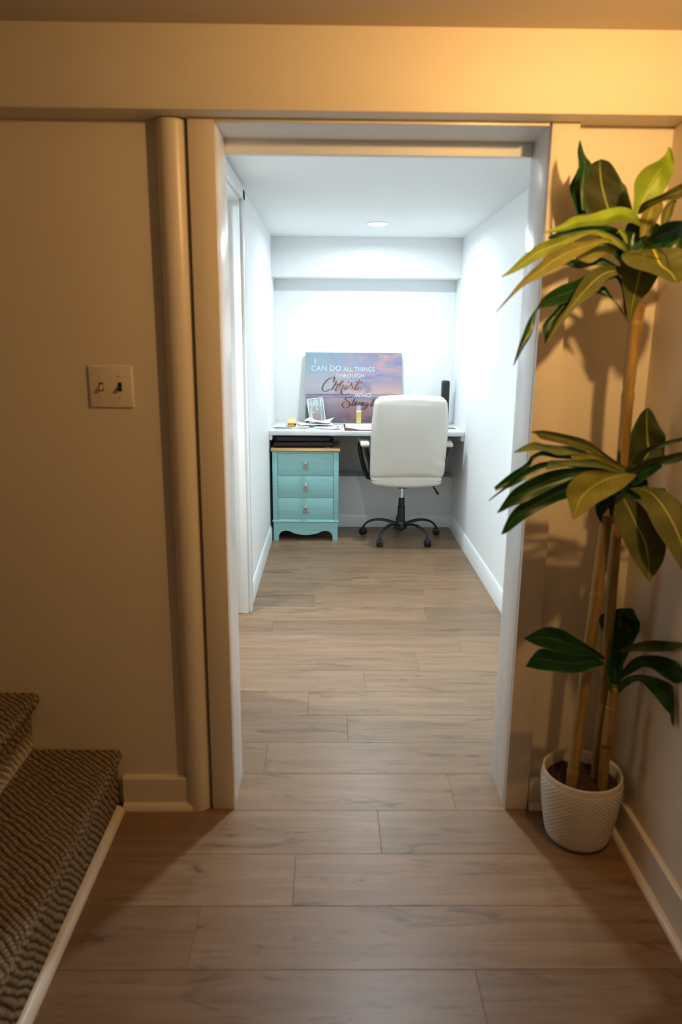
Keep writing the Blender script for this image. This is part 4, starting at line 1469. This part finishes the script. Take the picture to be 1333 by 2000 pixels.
    leaf([((975, 500), (1010, 580)), ((1090, 420), (1130, 505)), ((1180, 405), (1205, 445))], 1.88, 1.86, 'T', D)
    leaf([((962, 450), (955, 482)), ((865, 388), (870, 458)), ((780, 325), (760, 368)), ((690, 265), (640, 325)), ((560, 232), (515, 290)), ((440, 208), (400, 262)), ((385, 206), (365, 232)), ((328, 214), (331, 218))], 1.87, 1.79, 'U', OL, 0.2)
    leaf([((800, 395), (780, 400)), ((640, 320), (650, 368)), ((520, 306), (520, 370)), ((430, 298), (440, 347)), ((350, 283), (350, 337)), ((280, 310), (290, 347)), ((217, 350), (220, 355))], 1.86, 1.76, 'T', PA, 0.2)
    leaf([((900, 440), (890, 465)), ((640, 368), (620, 402)), ((500, 355), (500, 390)), ((420, 338), (405, 374)), ((338, 372), (350, 400)), ((298, 425), (322, 450)), ((200, 488), (240, 535)), ((135, 540), (165, 575)), ((88, 582), (97, 610))], 1.88, 1.80, 'T', D, 0.2)
    leaf([((900, 455), (880, 490)), ((640, 420), (640, 455)), ((440, 412), (450, 448)), ((330, 445), (340, 502)), ((230, 515), (240, 560)), ((130, 600), (150, 606)), ((50, 669), (56, 673))], 1.87, 1.79, 'T', D, 0.2)
    leaf([((965, 450), (950, 482)), ((880, 408), (850, 445)), ((770, 362), (770, 402)), ((690, 358), (700, 400)), ((593, 361), (606, 401))], 1.85, 1.80, 'U', LO, 0.15)
    leaf([((955, 480), (940, 500)), ((800, 418), (800, 458)), ((640, 402), (640, 442)), ((540, 402), (530, 452)), ((454, 404), (428, 471))], 1.84, 1.77, 'T', PA, 0.15)
    leaf([((962, 500), (950, 535)), ((800, 458), (800, 505)), ((640, 452), (640, 515)), ((500, 465), (500, 575)), ((380, 502), (390, 630)), ((270, 560), (290, 680)), ((200, 612), (200, 712)), ((150, 680), (150, 738)), ((107, 750), (111, 755))], 1.84, 1.72, 'T', D, 0.3)
    leaf([((962, 530), (950, 565)), ((800, 500), (800, 595)), ((640, 510), (575, 655)), ((500, 570), (480, 690)), ((380, 628), (385, 740)), ((270, 685), (290, 795)), ((205, 745), (225, 845)), ((160, 825), (178, 880)), ((134, 892), (140, 896))], 1.85, 1.74, 'T', D, 0.2)
    leaf([((965, 485), (1036, 498)), ((850, 472), (1005, 532)), ((700, 478), (935, 592)), ((600, 540), (850, 642)), ((566, 612), (762, 692)), ((580, 690), (692, 748)), ((598, 758), (642, 782)), ((607, 795), (617, 799))], 1.82, 1.70, 'U', LO, 0.12)
    leaf([((900, 630), (960, 635)), ((885, 720), (1062, 700)), ((905, 830), (1150, 820)), ((950, 950), (1225, 940)), ((1010, 1060), (1212, 1062)), ((1060, 1135), (1168, 1142)), ((1109, 1204), (1121, 1207))], 1.84, 1.74, 'U', OL, 0.14)
    leaf([((985, 590), (1060, 580)), ((1060, 645), (1190, 590)), ((1100, 745), (1320, 680)), ((1160, 865), (1400, 800)), ((1240, 985), (1430, 950)), ((1320, 1112), (1420, 1082)), ((1380, 1190), (1390, 1195))], 1.86, 1.66, 'U', OL, 0.08, 1.72)
    leaf([((1090, 610), (1120, 588)), ((1180, 600), (1200, 588)), ((1250, 650), (1265, 610)), ((1295, 668), (1302, 650))], 1.90, 1.88, 'T', D)
    leaf([((860, 660), (1080, 660)), ((900, 570), (1110, 570)), ((930, 490), (1080, 490)), ((950, 460), (1000, 460))], 1.88, 1.90, 'T', D)
    leaf([((820, 860), (835, 860)), ((770, 770), (805, 780)), ((758, 690), (860, 705)), ((780, 640), (900, 640))], 1.875, 1.87, 'T', D)
    leaf([((862, 830), (880, 825)), ((850, 730), (882, 735)), ((835, 640), (930, 640)), ((860, 580), (940, 580))], 1.87, 1.87, 'T', D)
    leaf([((905, 420), (925, 425)), ((908, 360), (925, 370)), ((915, 330), (920, 332))], 1.90, 1.90, 'T', D)

    # ---- lowest crown
    ORG = (980, 1170, 0.265)
    leaf([((768, 428), (752, 452)), ((655, 352), (660, 425)), ((560, 290), (570, 418)), ((450, 225), (460, 402)), ((335, 204), (345, 370)), ((240, 240), (250, 338)), ((168, 290), (172, 297))], 1.87, 1.80, 'T', D, 0.2)
    leaf([((756, 468), (752, 492)), ((660, 415), (685, 505)), ((540, 408), (560, 546)), ((400, 385), (405, 536)), ((290, 365), (285, 522)), ((222, 428), (222, 508)), ((179, 495), (183, 500))], 1.86, 1.79, 'T', D, 0.2)
    leaf([((790, 560), (850, 560)), ((780, 430), (920, 440)), ((768, 300), (985, 300)), ((720, 165), (1032, 200)), ((750, 105), (1000, 128)), ((840, 76), (975, 78)), ((890, 66), (950, 66))], 1.92, 1.98, 'T', D)
    leaf([((855, 382), (878, 395)), ((960, 335), (980, 387)), ((1100, 305), (1110, 390)), ((1250, 312), (1250, 384)), ((1330, 315), (1332, 372)), ((1400, 328), (1400, 345))], 1.88, 1.69, 'T', OL, 0.2)
    leaf([((865, 560), (880, 595)), ((960, 450), (990, 532)), ((1060, 414), (1085, 505)), ((1200, 425), (1225, 592)), ((1330, 480), (1335, 622)), ((1420, 560), (1420, 602))], 1.88, 1.66, 'T', D, 0.25)
    leaf([((850, 645), (862, 702)), ((920, 578), (925, 645)), ((1010, 556), (1015, 605)), ((1115, 570), (1100, 682)), ((1245, 622), (1200, 802)), ((1322, 705), (1285, 900)), ((1345, 850), (1320, 938)), ((1340, 952), (1335, 960))], 1.88, 1.69, 'T', D, 0.1, 1.74)
    leaf([((780, 620), (880, 640)), ((790, 480), (900, 490)), ((820, 340), (890, 330)), ((850, 220), (880, 200))], 1.89, 1.93, 'T', D)
    leaf([((800, 690), (825, 695)), ((768, 560), (800, 580)), ((760, 480), (775, 490))], 1.88, 1.87, 'T', OL)
    return root


make_plant()
